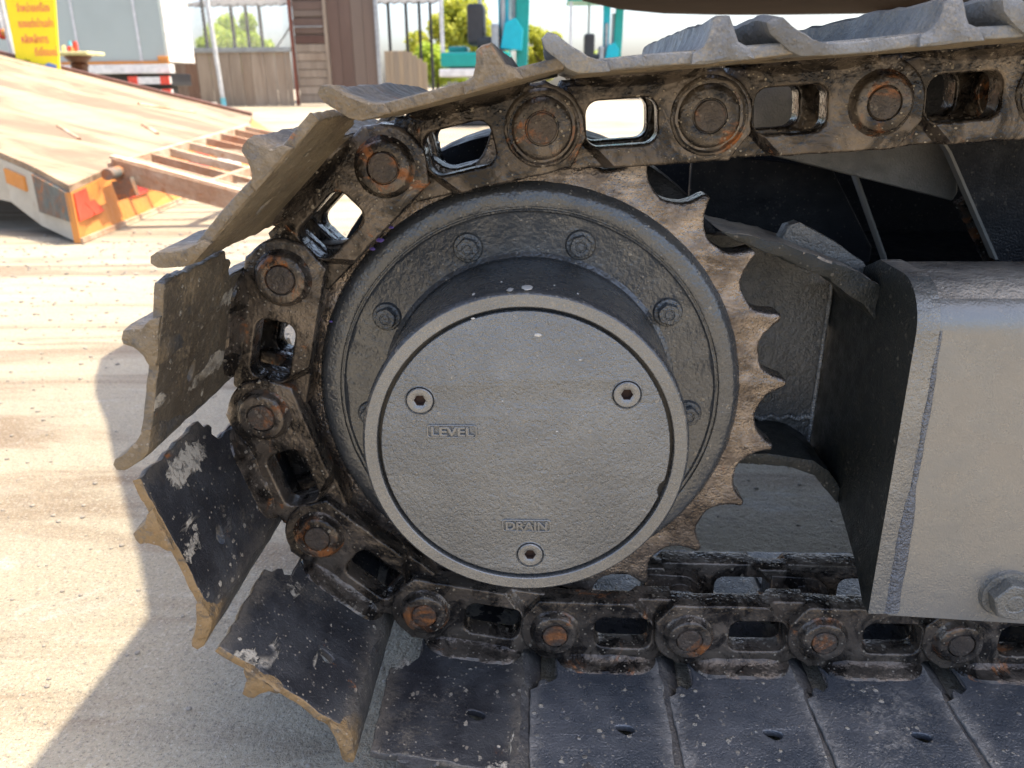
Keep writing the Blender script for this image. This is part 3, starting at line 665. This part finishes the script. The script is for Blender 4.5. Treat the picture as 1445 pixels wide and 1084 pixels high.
# upper body, only its lower deck shows at the top of the frame
ub = bpy.data.objects.new('upper_body', None); COL.objects.link(ub); ub.parent = EX
lo = [(.20, -.02), (.08, .25), (.05, .6), (.06, 1.1), (.10, 1.35), (.20, 1.58), (.34, 1.74), (.52, 1.82), (.70, 1.85), (2.6, 1.85), (2.6, -.02)]
link('underside', bm_mesh(prism(lo, 'z', .860, .945, .012, 3)), 'body', ub, smooth=40)
hi = [(-.02, -.12), (-.01, .30), (-.06, .39), (-.14, .52), (-.22, .645), (-.33, .82), (-.42, .97), (-.53, 1.13), (-.60, 1.26), (-.66, 1.40), (-.66, 1.52), (-.60, 1.60), (-.4, 1.70), (.1, 1.80), (2.6, 1.86), (2.6, -.12)]  # out of view, outline shaped to cast the shadow on the ground
link('counterweight_occluder', bm_mesh(prism(hi, 'z', 1.15, 1.50, .01, 2)), 'body', ub, smooth=40)
box('slew_ring', (.86, .72, .69), (1.6, 1.2, .858), 'black', ub, .01)
quad_slab('mud_guard', [(.98, 1.70, .70), (1.16, 1.70, .70), (1.16, 1.70, .859), (.95, 1.70, .859)], .06, 'brown', ub)

# ------------------------------------------------------------------ tilted ramp deck at left
d_ = Vector((.99553, .09447, 0)); e_ = Vector((-.09447, .99553, 0)); T0 = Vector((-2.153, 2.880, .267)); SL = .255
def RP_(e, d, dz=0): return T0 + e_ * e + d_ * d + Vector((0, 0, -d * SL + dz))
ramp = empty('loading_ramp', 'sand-covered tilted steel loading deck with striped orange end face, left', 'ramp', (T0.x, T0.y, 0))
RO = Vector((T0.x, T0.y, 0))
def poly_obj(name, faces, mat, parent, org=RO, sm=None):
    bm = bmesh.new()
    for f in faces: bm.faces.new([bm.verts.new(Vector(p) - org) for p in f])
    bmesh.ops.remove_doubles(bm, verts=bm.verts[:], dist=1e-5); bmesh.ops.recalc_face_normals(bm, faces=bm.faces[:])
    return link(name, bm_mesh(bm), mat, parent)
W = 5.45
plan = [(0, 0), (.175, -.19), (.262, -.293), (.393, -.484), (1.2, -4.8), (W, -4.8), (W, -.5), (4.2, -.245), (.6, -.075)]
tp = [RP_(e, d) for e, d in plan]; bt = [RP_(e, d, -.03) for e, d in plan]
poly_obj('deck', [tp, bt[::-1]] + [[tp[i], tp[(i + 1) % 9], bt[(i + 1) % 9], bt[i]] for i in range(9)], 'deck', ramp)
def skirt(p, q, zp, zq, mat, name, th=.04, dz=-.032, inward=None):
    a, b = RP_(*p, dz), RP_(*q, dz); c = Vector((b.x, b.y, zq)); d = Vector((a.x, a.y, zp)); n = Vector(inward or (e_ * 1.0)).normalized() * th
    A = [a, b, c, d]; B = [v + n for v in A]
    return poly_obj(name, [A, B[::-1]] + [[A[i], A[(i + 1) % 4], B[(i + 1) % 4], B[i]] for i in range(4)], mat, ramp)
inw = (-.6, .8, 0)
s1 = skirt((0.003, 0), (.262, -.293), .0, .05, 'ramp_beige', 'side_skirt', inward=inw)
skirt((.262, -.293), (.393, -.484), .05, .15, 'ramp_beige', 'side_skirt', inward=inw)
skirt((.393, -.484), (1.2, -4.8), .15, 1.0, 'ramp_beige', 'side_skirt', inward=inw)
# rusty square plate on the corner, proud of the skirt
a = RP_(.006, -.01, -.035); b = RP_(.235, -.262, -.035); nn = Vector((-.75, -.66, 0)).normalized() * .012
A = [a + nn, b + nn, Vector((b.x, b.y, .12)) + nn, Vector((a.x, a.y, .10)) + nn]; B = [v - nn * 1.6 for v in A]
poly_obj('corner_plate', [A, B[::-1]] + [[A[i], A[(i + 1) % 4], B[(i + 1) % 4], B[i]] for i in range(4)], 'rust_teal', ramp)
a = RP_(.29, -.335, -.07); b = RP_(.38, -.465, -.07); A = [a + nn, b + nn, Vector((b.x, b.y, b.z - .07)) + nn, Vector((a.x, a.y, a.z - .07)) + nn]; B = [v - nn * 1.6 for v in A]
poly_obj('reflector', [A, B[::-1]] + [[A[i], A[(i + 1) % 4], B[(i + 1) % 4], B[i]] for i in range(4)], 'orange', ramp)
# end face, its top follows the deck edge
epts = [(0, 0), (.6, -.075), (4.2, -.245), (W, -.5)]
def endpt(e, f, out=0):
    if e < .6: d = -.075 * e / .6
    elif e < 4.2: d = -.075 - .17 * (e - .6) / 3.6
    else: d = -.245 - .255 * (e - 4.2) / (W - 4.2)
    zt = RP_(e, d, -.032).z; q = T0 + e_ * e + d_ * (d * f + out); return Vector((q.x, q.y, zt * f + .004 * (1 - f)))
def strip(name, e0, e1, f0, f1, mat, out, sk=0):
    A = [endpt(e0, f0, out), endpt(e1, f0, out), endpt(e1 + sk, f1, out), endpt(e0 + sk, f1, out)]; B = [v - d_ * (.03 if out < .01 else .012) for v in A]
    return poly_obj(name, [A, B[::-1]] + [[A[i], A[(i + 1) % 4], B[(i + 1) % 4], B[i]] for i in range(4)], mat, ramp)
strip('end_face', 0, .6, 0, 1, 'orange', .004); strip('end_face', .6, 4.2, 0, 1, 'orange', .004); strip('end_face', 4.2, W, 0, 1, 'orange', .004)
strip('red_stripe', .02, .20, .42, .97, 'red', .010); strip('red_stripe', .22, .34, .42, .70, 'red', .010, -.08)
strip('red_stripe', .72, 1.0, .45, .90, 'red', .010, .15); strip('white_stripe', 1.15, 1.45, .5, .86, 'white', .010, .18)
strip('red_stripe', 1.9, 2.4, .5, .9, 'red', .010, .15); strip('white_stripe', 2.6, 3.1, .3, .85, 'white', .010, .15)
strip('kick_plate', .0, 4.1, .0, .10, 'rustbar', .016)
for (e0, d0, e1, d1, w_) in ((4.9, -3.0, 5.05, -2.2, .03), (3.9, -1.1, 4.35, -.75, .03), (1.3, -.5, 1.6, -.75, .02), (2.3, -.4, 2.6, -.6, .03)):
    a, b = RP_(e0, d0, .004), RP_(e1, d1, .004); bm = bmesh.new(); tube_bm(bm, a - RO, b - RO, w_ * .6, 6); link('weld_bead', bm_mesh(bm), 'rustbar', ramp)
bm = bmesh.new(); tube_bm(bm, RP_(W, -4.8, .012) - RO, RP_(W, -.5, .012) - RO, .025, 8); link('edge_rail', bm_mesh(bm), 'brown', ramp, smooth=50)
# hinged lattice ladder leaning on the end of the ramp
lad = empty('ramp_ladder', 'rusty cream lattice ramp hinged to the striped end of the tilted deck', 'ramp', (-2.2, 3.3, 0))
LO = Vector((-2.2, 3.3, 0))
H0, H1 = Vector((-2.19, 3.35, .30)), Vector((-2.55, 6.4, .36)); G0, G1 = Vector((-1.42, 3.42, .075)), Vector((-1.25, 6.3, .10))
def LP(s, t): return (H0.lerp(H1, t)).lerp(G0.lerp(G1, t), s) - LO
def bar(name, a, b, w_, h_, mat='rustbar', par=lad):
    a, b = Vector(a), Vector(b); d = (b - a).normalized(); side = d.cross(Vector((0, 0, 1))).normalized() * w_ / 2; upv = side.cross(d).normalized() * h_ / 2
    bm = bmesh.new(); A = [bm.verts.new(a + side * i + upv * j) for i, j in ((-1, -1), (1, -1), (1, 1), (-1, 1))]; B = [bm.verts.new(b + side * i + upv * j) for i, j in ((-1, -1), (1, -1), (1, 1), (-1, 1))]
    for i in range(4): bm.faces.new((A[i], A[(i + 1) % 4], B[(i + 1) % 4], B[i]))
    bm.faces.new(A[::-1]); bm.faces.new(B); bmesh.ops.recalc_face_normals(bm, faces=bm.faces[:]); return link(name, bm_mesh(bm), mat, par)
bar('side_rail', LP(0, 0), LP(1, 0), .04, .10)
bar('side_flange', LP(0, 0.01) + Vector((0, 0, .055)), LP(1, .01) + Vector((0, 0, .055)), .075, .014)
for t in (.09, .18, .29, .42, .55, .68, .82, .94): bar('cross_rail', LP(0, t), LP(1, t), .035, .05)
for s_ in (.0, .52, 1.0): bar('rung', LP(s_, 0), LP(s_, 1), .04, .05)
bar('brace', LP(.1, .42), LP(.5, .6), .03, .03); bar('brace', LP(.62, .12), LP(.95, .3), .03, .03)
bm = bmesh.new(); tube_bm(bm, Vector((-2.13, 3.18, .285)) - LO, Vector((-2.16, 3.45, .285)) - LO, .028, 14); link('hinge', bm_mesh(bm), 'rust_teal', lad, smooth=40)
bar('hinge_bracket', Vector((-2.12, 3.30, .25)) - LO, Vector((-2.10, 3.30, .16)) - LO, .04, .10, 'rust_teal')

# ------------------------------------------------------------------ box truck body
tr = empty('cargo_truck', 'grey-green box truck body with orange and white sill, behind the ramp', 'truck', (-6.5, 12, gz(12)))
TO = Vector((-6.5, 12, gz(12)))
def bx(name, a, b, mat, par, org, bev=0): return box(name, tuple(a[i] - org[i] for i in range(3)), tuple(b[i] - org[i] for i in range(3)), mat, par, bev)
body = bx('cargo_box', (-12.5, 12.0, 1.06), (-5.68, 12.98, 3.2), 'cargo', tr, TO, .02)
bx('end_door', (-5.679, 12.03, 1.06), (-5.655, 12.97, 3.2), 'tarp', tr, TO, .004)
for x in (-7.02, -6.08, -7.96, -8.9): bx('panel_seam', (x, 11.985, 1.07), (x + .035, 11.999, 3.2), 'pole', tr, TO)
bx('orange_sill', (-12.5, 11.97, 1.03), (-5.64, 11.998, 1.075), 'orange', tr, TO)
bx('white_sill', (-12.5, 11.93, .90), (-5.62, 12.1, 1.028), 'white', tr, TO, .01)
bx('chassis', (-12.5, 12.25, .72), (-5.75, 12.95, .90), 'dark', tr, TO, .01)
bx('lamp', (-5.80, 11.95, 1.08), (-5.64, 12.0, 1.14), 'orange', tr, TO, .01)
for x in (-6.3, -10.5):
    bm = lathe_y([(.1, 0), (.42, 0), (.46, .04), (.46, .26), (.42, .3), (.1, .3)], 32); o = link('wheel', bm_mesh(bm), 'dark', tr, (x - TO.x, .35, .46), smooth=40)
for z in (.62, .80):
    bar('guard_rail', Vector((-6.22, 11.9, z)) - TO, Vector((-5.62, 11.9, z)) - TO, .05, .10, 'white', tr)
for x in (-6.15, -5.72): bar('guard_bracket', Vector((x, 11.86, .55)) - TO, Vector((x, 11.86, .92)) - TO, .10, .05, 'red', tr)
for z in (.62, .80):
    for x0 in (-6.25, -5.76): bar('red_band', Vector((x0, 11.88, z)) - TO, Vector((x0 + .13, 11.88, z)) - TO, .06, .115, 'red', tr)
# ------------------------------------------------------------------ yellow sign
sg = empty('yellow_sign', 'tall yellow standing sign with pink-red lettering, beside the truck box', 'sign', (-5.28, 8, gz(8)))
SO = Vector((-5.28, 8, gz(8)))
lean = [(-5.435, .87), (-5.045, .87), (-4.955, 1.60), (-5.475, 1.60)]
poly = [(-5.49, .80), (-5.065, .80), (-4.93, 1.78), (-5.47, 1.78)]
bm = prism([(x - SO.x, z - SO.z) for x, z in poly], 'y', 0, .03); link('panel', bm_mesh(bm), 'yellow', sg)
for i, (s_, x, z, wd) in enumerate((('จำหน่ายเครื่อง', -5.20, 1.47, .34), ('ของแต่งบ้านเก่า', -5.205, 1.325, .36), ('หลังหลักการ', -5.245, 1.175, .28), ('ดีเยี่ยมแน่', -5.15, 1.055, .24), ('โทร.', -5.36, .965, .06))):
    t = text_bm(s_, .085, .002); xs_ = [v.co.x for v in t.verts]
    if not xs_: continue
    k = wd / (max(xs_) - min(xs_)); ym = (max(v.co.y for v in t.verts) + min(v.co.y for v in t.verts)) / 2; hy = .088 / (max(v.co.y for v in t.verts) - min(v.co.y for v in t.verts)) * (1 if i < 4 else .5)
    for v in t.verts: v.co.x *= k; v.co.y = (v.co.y - ym) * hy
    xf(t, T(0, -.003, 0) @ XZ); link('lettering', bm_mesh(t), 'pink' if i < 4 else 'dark', sg, (x - SO.x, 0, z - SO.z))
bm = prism([(x - SO.x, z - SO.z) for x, z in [(-5.30, .86), (-5.08, .86), (-5.07, .92), (-5.15, .945), (-5.20, .92), (-5.28, .94)]], 'y', -.004, 0); link('blue_print', bm_mesh(bm), 'blue', sg)
for x in (-5.44, -5.10): bx('post', (x, 8.03, gz(8)), (x + .04, 8.07, 1.7), 'steel', sg, SO)
# ------------------------------------------------------------------ spirit-house table and left shelf
pd = empty('offering_table', 'small pedestal shrine table with brown and gold column and cream top', 'table', (-5.38, 9, gz(9)))
PO = Vector((-5.38, 9, gz(9))); h0 = gz(9)
bx('table_top', (-5.60, 8.80, 1.045), (-5.16, 9.2, 1.085), 'cream', pd, PO, .012)
b = lathe_y([(.05, 0), (.09, .0)], 4, caps=False); b.free()
def lathe_z(prof, seg=20):
    b = lathe_y(prof, seg); return xf(b, Matrix(((1, 0, 0, 0), (0, 0, -1, 0), (0, 1, 0, 0), (0, 0, 0, 1))))
link('capital', bm_mesh(lathe_z([(.085, .86 - h0), (.085, .90 - h0), (.10, .95 - h0), (.085, .965 - h0), (.14, 1.02 - h0), (.15, 1.044 - h0)], 24)), 'brown', pd, smooth=30)
link('column', bm_mesh(lathe_z([(.14, .0), (.14, .1), (.085, .16), (.085, .86 - h0)], 8)), 'gold', pd)
for x, r_, h_, m_ in ((-5.50, .025, .07, 'cream'), (-5.45, .028, .06, 'red'), (-5.47, .02, .12, 'lightblue'), (-5.40, .03, .06, 'cream'), (-5.36, .028, .11, 'red'), (-5.42, .02, .05, 'orange_cloth')):
    o = link('offering_cup', bm_mesh(lathe_z([(r_ * .7, 1.086), (r_, 1.086 + h_ * .5), (r_ * .8, 1.086 + h_)], 14)), m_, None, (x, 8.98 + rnd.uniform(-.08, .08), 0), smooth=40)
    nm = {'cream': 'cream', 'red': 'red', 'lightblue': 'pale blue', 'orange_cloth': 'orange'}[m_]
    pos = {-5.50: 'leftmost on the cream shrine table', -5.45: 'left of the tall one on the cream shrine table', -5.47: 'on the cream shrine table', -5.40: 'in the middle of the cream shrine table', -5.36: 'at the right on the cream shrine table', -5.42: 'on the cream shrine table'}[x]
    sz = 'tall' if h_ > .1 else 'small'
    tag(o, f'{sz} {nm} offering cup {pos}', 'cup', 'offerings on the shrine table')
shf = empty('shelf_stand', 'dark grey shelf stand at the left edge behind the ramp', 'shelf', (-6.0, 8.6, gz(8.6))); HO = Vector((-6.0, 8.6, gz(8.6)))
bx('shelf_board', (-6.6, 8.5, 1.02), (-5.70, 8.9, 1.06), 'dark', shf, HO); bx('leg', (-5.86, 8.6, gz(8.6)), (-5.79, 8.68, 1.02), 'dark', shf, HO); bx('leg', (-6.55, 8.6, gz(8.6)), (-6.48, 8.68, 1.02), 'dark', shf, HO)
gl = empty('garland', 'hanging white garland with orange and red flowers at the left edge', 'garland', (-5.92, 8.55, 1.3)); GO = Vector((-5.92, 8.55, 1.3))
bm = bmesh.new(); tube_bm(bm, (0, 0, .22), (.02, 0, -.0), .022, 10); link('strand', bm_mesh(bm), 'white', gl, smooth=50)
for p_, r_, m_ in (((.03, 0, -.03), .045, 'orange'), ((-.01, 0, -.06), .04, 'red'), ((-.04, 0, -.02), .035, 'red')):
    bm = bmesh.new(); bmesh.ops.create_icosphere(bm, subdivisions=2, radius=r_); wobble(bm, .01, 40, 1); link('flower', bm_mesh(bm), m_, gl, p_, smooth=60)
o = tube('sign_pole', (-5.62, 8.2, gz(8)), (-5.66, 8.2, 2.2), .028, 'pole'); tag(o, 'white upright pole left of the yellow sign', 'pole')

# ------------------------------------------------------------------ yard fence at Y=16
Y = 16.0; g16 = .345
fn = empty('plank_wall', 'weathered brown plank wall with grey top rail and chain-link above', 'fence', (-6.3, Y, g16)); FO = Vector((-6.3, Y, g16))
x = -7.9; k = 0
while x < -5.05:
    w_ = rnd.uniform(.16, .27); x1 = min(x + w_, -5.0)
    o = bx('plank', (x, Y + rnd.uniform(0, .015), g16 - .02), (x1 - .012, Y + .04, 1.335), 'wood' if rnd.random() < .62 else 'wood_pale', fn, FO, .004); x = x1
bx('top_rail', (-7.6, Y - .03, 1.335), (-4.98, Y + .05, 1.425), 'steel', fn, FO, .005)
# chain-link: thin crossing wires, one mesh
bm = bmesh.new(); sp_ = .075
def wire(a, b): tube_bm(bm, Vector(a) - FO, Vector(b) - FO, .0035, 4)
for i in range(-14, 34):
    x0 = -7.4 + i * sp_; z0 = 1.42; L_ = 1.0; a = max(x0, -7.4); bnd = min(x0 + L_, -4.95)
    if bnd > a: wire((a, Y, z0 + (a - x0)), (bnd, Y, z0 + (bnd - x0))); wire((a, Y, z0 + L_ - (a - x0)), (bnd, Y, z0 + L_ - (bnd - x0)))
o = link('chain_link', bm_mesh(bm), 'steel', fn); o['kind'] = 'stuff'
for x in (-6.66, -7.42): bx('post', (x, Y + .01, 1.42), (x + .05, Y + .06, 2.6), 'dark', fn, FO)
for i in range(7):
    pass
o = tube('leaning_pole', (-6.36, 15.8, g16), (-6.45, 15.8, 2.7), .045, 'pole'); tag(o, 'pale leaning metal pole with light blue foot, in front of the plank wall', 'pole')
bm = bmesh.new(); tube_bm(bm, (-6.36, 15.8, g16 - .005), (-6.368, 15.8, g16 + .16), .052, 12); f_ = link('painted_foot', bm_mesh(bm), 'lightblue', o, smooth=50)
# shelter behind fence
sh_ = empty('shelter', 'open shelter with dark corrugated roof on thin posts, beyond the chain-link', 'shelter', (-5, 20, .345)); HO2 = Vector((-5, 20, .345))
bm = bmesh.new(); n = 90; rg = []
for i in range(n + 1):
    x = -8.0 + 5.65 * i / n; z = 2.36 + .025 * math.sin(i * 1.9); rg.append([bm.verts.new(Vector((x, 18.2, z)) - HO2), bm.verts.new(Vector((x, 23, z + .7)) - HO2)])
for a, b in zip(rg, rg[1:]): bm.faces.new((a[0], b[0], b[1], a[1]))
r_ = bmesh.ops.extrude_face_region(bm, geom=bm.faces[:])
for v in r_['geom']:
    if isinstance(v, bmesh.types.BMVert): v.co.z += .02
link('roof', bm_mesh(bm), 'roof', sh_)
for x in (-7.7, -7.2, -6.86, -6.55, -3.6, -3.2, -2.9, -2.65): bx('post', (x, 19, .345), (x + .06, 19.06, 2.46), 'dark', sh_, HO2)
bar('brace', Vector((-6.4, 19, 1.3)) - HO2, Vector((-5.4, 19, 2.5)) - HO2, .04, .04, 'steel', sh_)
# wooden gate and tall panel
gt = empty('slatted_gate', 'tall brown slatted wooden gate with pale horizontal battens and red frame', 'gate', (-4.5, Y, g16)); GT = Vector((-4.5, Y, g16))
bx('frame_post', (-4.95, Y - .05, g16), (-4.90, Y + .05, 2.9), plain('rust_red_steel', (.20, .06, .035), .6), gt, GT)
bx('frame_post', (-4.28, Y - .04, g16), (-4.22, Y + .05, 2.9), 'wood_pale', gt, GT)
bx('backing', (-4.885, Y + .035, g16 + .04), (-4.285, Y + .06, 2.85), 'wood_dark', gt, GT)
z = g16 + .05; k = 0
while z < 2.8:
    h_ = .155; bx('board', (-4.88, Y + rnd.uniform(-.01, .01), z), (-4.29, Y + .03, z + h_ - .012), 'wood_pale' if z < 1.45 else 'wood_dark', gt, GT, .003)
    if z > 1.45 and (k := k + 1) % 2 == 0: bx('batten', (-4.86, Y - .025, z - .009), (-4.31, Y - .012, z + .009), 'steel', gt, GT)
    z += h_ if z < 1.45 else .30
    if z > 1.45 + .26: bx('board', (-4.88, Y + .005, z - .117), (-4.29, Y + .03, z - .01), 'wood_dark', gt, GT, .003)
pw = empty('panel_wall', 'tall dark red-brown boarded panel right of the slatted gate', 'wall', (-3.8, Y, g16)); PW = Vector((-3.8, Y, g16))
for x in (-4.21, -3.98, -3.75, -3.52): bx('board', (x, Y + rnd.uniform(0, .008), g16 + .03), (x + .224, Y + .05, 2.9), 'wood_dark', pw, PW, .003)
bx('edge_post', (-3.29, Y - .04, g16), (-3.22, Y + .04, 2.9), 'steel', pw, PW)
rm = empty('reed_screen', 'low pale reed screen panel between the boarded panel and the trees', 'screen', (-2.8, Y, g16)); RM = Vector((-2.8, Y, g16))
x = -3.15
while x < -2.38:
    zt = 1.33 - .32 * max(0, (x + 2.75)) ** 1.2 / .4; bx('reed_board', (x, Y + rnd.uniform(0, .01), g16), (x + .088, Y + .03, zt), 'reed', rm, RM, .003); x += .092
for x, l in ((-7.50, 'pale upright pipe right beside the truck box corner'), (-7.30, 'pale slanted pipe between the truck box and the chain-link')):
    o = tube('fence_pipe', (x + (.25 if x > -7.4 else .03), 15.6, 1.3), (x - .08, 15.6, 2.8), .03, 'pole'); tag(o, l, 'pipe')
# junk by the wall
o = box('concrete_block', (-.27, -.2, 0), (.27, .2, .14), 'concrete', None, .03, loc=(-6.35, 14.6, gz(14.6))); tag(o, 'low grey concrete block lying at the foot of the plank wall', 'block')
for (x, s_, m_, l) in ((-7.05, .12, 'orange_cloth', 'orange scrap heap left of the dark one at the wall foot'), (-6.85, .13, 'dark', 'dark pointed scrap heap by the plank wall foot'), (-6.62, .12, 'orange_cloth', 'orange scrap heap between dark heap and concrete block')):
    bm = bmesh.new(); bmesh.ops.create_icosphere(bm, subdivisions=3, radius=s_); wobble(bm, .07, 9, x); o = link('scrap_heap', bm_mesh(bm), m_, None, (x, 14.6, gz(14.6) + .06)); tag(o, l, 'scrap')

# ------------------------------------------------------------------ background machines
def mini_excavator(org, label, sc_=1.0, teal='teal', rz=0.0):
    t = empty('mini_excavator', label, 'excavator', org, None, rz)
    S = lambda p: tuple(c * sc_ for c in p)
    def B(n, a, b, m, bev=.01): return box(n, S(a), S(b), m, t, bev * sc_)
    for y in (-.55, .25):
        pr = arc(-.62, .22, .22, 90, 270, 8) + arc(.62, .22, .22, -90, 90, 8); bm = prism([(p[0] * sc_, p[1] * sc_) for p in pr], 'y', y * sc_, (y + .3) * sc_, .01); tk = link('crawler_track', bm_mesh(bm), 'dark', t)
    B('undercarriage', (-.4, -.3, .2), (.4, .3, .5), 'dark'); B('deck', (-.75, -.55, .72), (.15, .55, .90), teal, .03); B('bumper', (-.77, -.57, .60), (.17, .57, .70), 'white', .02)
    B('engine_cover', (-.72, .1, .9), (-.45, .5, 1.0), teal, .04)
    st = B('seat', (-.30, -.25, .95), (.1, .25, 1.10), 'dark', .05); box('seat_back', S((-.42, -.24, 1.0)), S((-.20, .24, 1.5)), 'dark', st, .05 * sc_)
    for x, y in ((-.72, -.5), (-.30, .5), (.12, .5)): tube('canopy_post', S((x, y, .88)), S((x, y, 2.1)), .028 * sc_, 'pole', t)
    B('canopy', (-.8, -.55, 2.1), (.5, .55, 2.16), teal, .02)
    B('console', (-.1, -.3, .9), (.0, .3, 1.25), 'steel', .03)
    bp_ = [(-.02, .95), (.16, .95), (.12, 1.35), (.13, 2.3), (-.03, 2.3), (-.01, 1.35)]
    bm = prism([(p[0] * sc_, p[1] * sc_) for p in bp_], 'y', -.09 * sc_, .09 * sc_, .01); link('boom', bm_mesh(bm), 'cyan' if teal == 'teal' else teal, t)
    bp2 = [(.22, .55), (.36, .5), (.40, 1.5), (.42, 2.4), (.26, 2.4), (.22, 1.5)]
    bm = prism([(p[0] * sc_, p[1] * sc_) for p in bp2], 'y', -.08 * sc_, .08 * sc_, .01); link('dipper_arm', bm_mesh(bm), teal, t)
    for (a, b) in (((.19, 0, .95), (.20, 0, 1.9)), ((.05, -.14, .9), (.05, -.14, 1.7))):
        tube('hydraulic_cylinder', S(a), S(b), .035 * sc_, 'steel', t)
    bk = [(.02, .95), (.30, .92), (.32, 1.18), (.22, 1.32), (.08, 1.26)]; bm = prism([(p[0] * sc_, p[1] * sc_) for p in bk], 'y', -.28 * sc_, .28 * sc_, .01); link('bucket', bm_mesh(bm), 'cyan' if teal == 'teal' else teal, t)
    return t
mini_excavator((-.62, 11, gz(11)), 'teal open-canopy mini excavator with black seat, nearer one left of centre')
mini_excavator((1.35, 20, .15), 'distant teal mini excavator seen above the upper track', 1.1)

# ------------------------------------------------------------------ trees
def tree(org, h, rad, n, mat, label, leafs=.10, stem=.35):
    t = empty('tree', label, 'tree', org)
    bm = bmesh.new(); tube_bm(bm, (0, 0, 0), (.05 * h, 0, h * .55), .035 * h, 8, .02 * h)
    r2 = random.Random(hash(label) % 999 if False else len(label) * 7 + n)
    for i in range(6):
        a = r2.uniform(0, 6.28); tube_bm(bm, (.03 * h, 0, h * stem), (rad * .6 * math.cos(a), rad * .6 * math.sin(a), h * r2.uniform(.55, .85)), .016 * h, 6, .005 * h)
    link('trunk', bm_mesh(bm), 'bark', t, smooth=50)
    bm = bmesh.new(); cl = []
    for i in range(38):
        v = Vector((r2.gauss(0, 1), r2.gauss(0, 1), r2.gauss(0, 1))).normalized() * (r2.random() ** .4)
        cl.append((Vector((v.x * rad, v.y * rad, h * .62 + v.z * h * .38)), rad * r2.uniform(.16, .34)))
    for i in range(n):
        c, r_ = cl[r2.randrange(len(cl))]; d = Vector((r2.gauss(0, 1), r2.gauss(0, 1), r2.gauss(0, 1))).normalized() * r_ * r2.random() ** .35
        p = c + d; a = Vector((r2.gauss(0, 1), r2.gauss(0, 1), r2.gauss(0, 1))).normalized(); b = a.cross(Vector((r2.gauss(0, 1), r2.gauss(0, 1), 1))).normalized(); s_ = leafs * r2.uniform(.6, 1.3)
        bm.faces.new([bm.verts.new(p + a * s_), bm.verts.new(p + b * s_ * .5), bm.verts.new(p - a * s_), bm.verts.new(p - b * s_ * .5)])
    cr = link('crown', bm_mesh(bm), mat, t); return t
tree((-3.1, 30, .345), 3.2, 1.5, 22000, 'leaf', 'broad olive-green tree left of the nearer teal excavator', .09)
tree((-3.3, 25, .345), 1.5, 1.0, 12000, 'leaf_bright', 'low yellow-green bush under the broad olive tree', .06)
tree((-.15, 30, .345), 2.3, .8, 9000, 'leaf', 'small olive tree right of the nearer teal excavator boom', .07)
tree((-9.6, 26, .345), 2.35, 1.1, 14000, 'leaf_bright', 'bright green bush seen through the chain-link fence', .07)
tree((-10.6, 27, .345), 1.7, .5, 1500, 'leaf_bright', 'small bright green shrub left of the larger bush behind the chain-link', .07)
tree((1.9, 34, .345), 1.4, 1.0, 3500, 'leaf_bright', 'low bright green bush seen through the upper track window', .08)
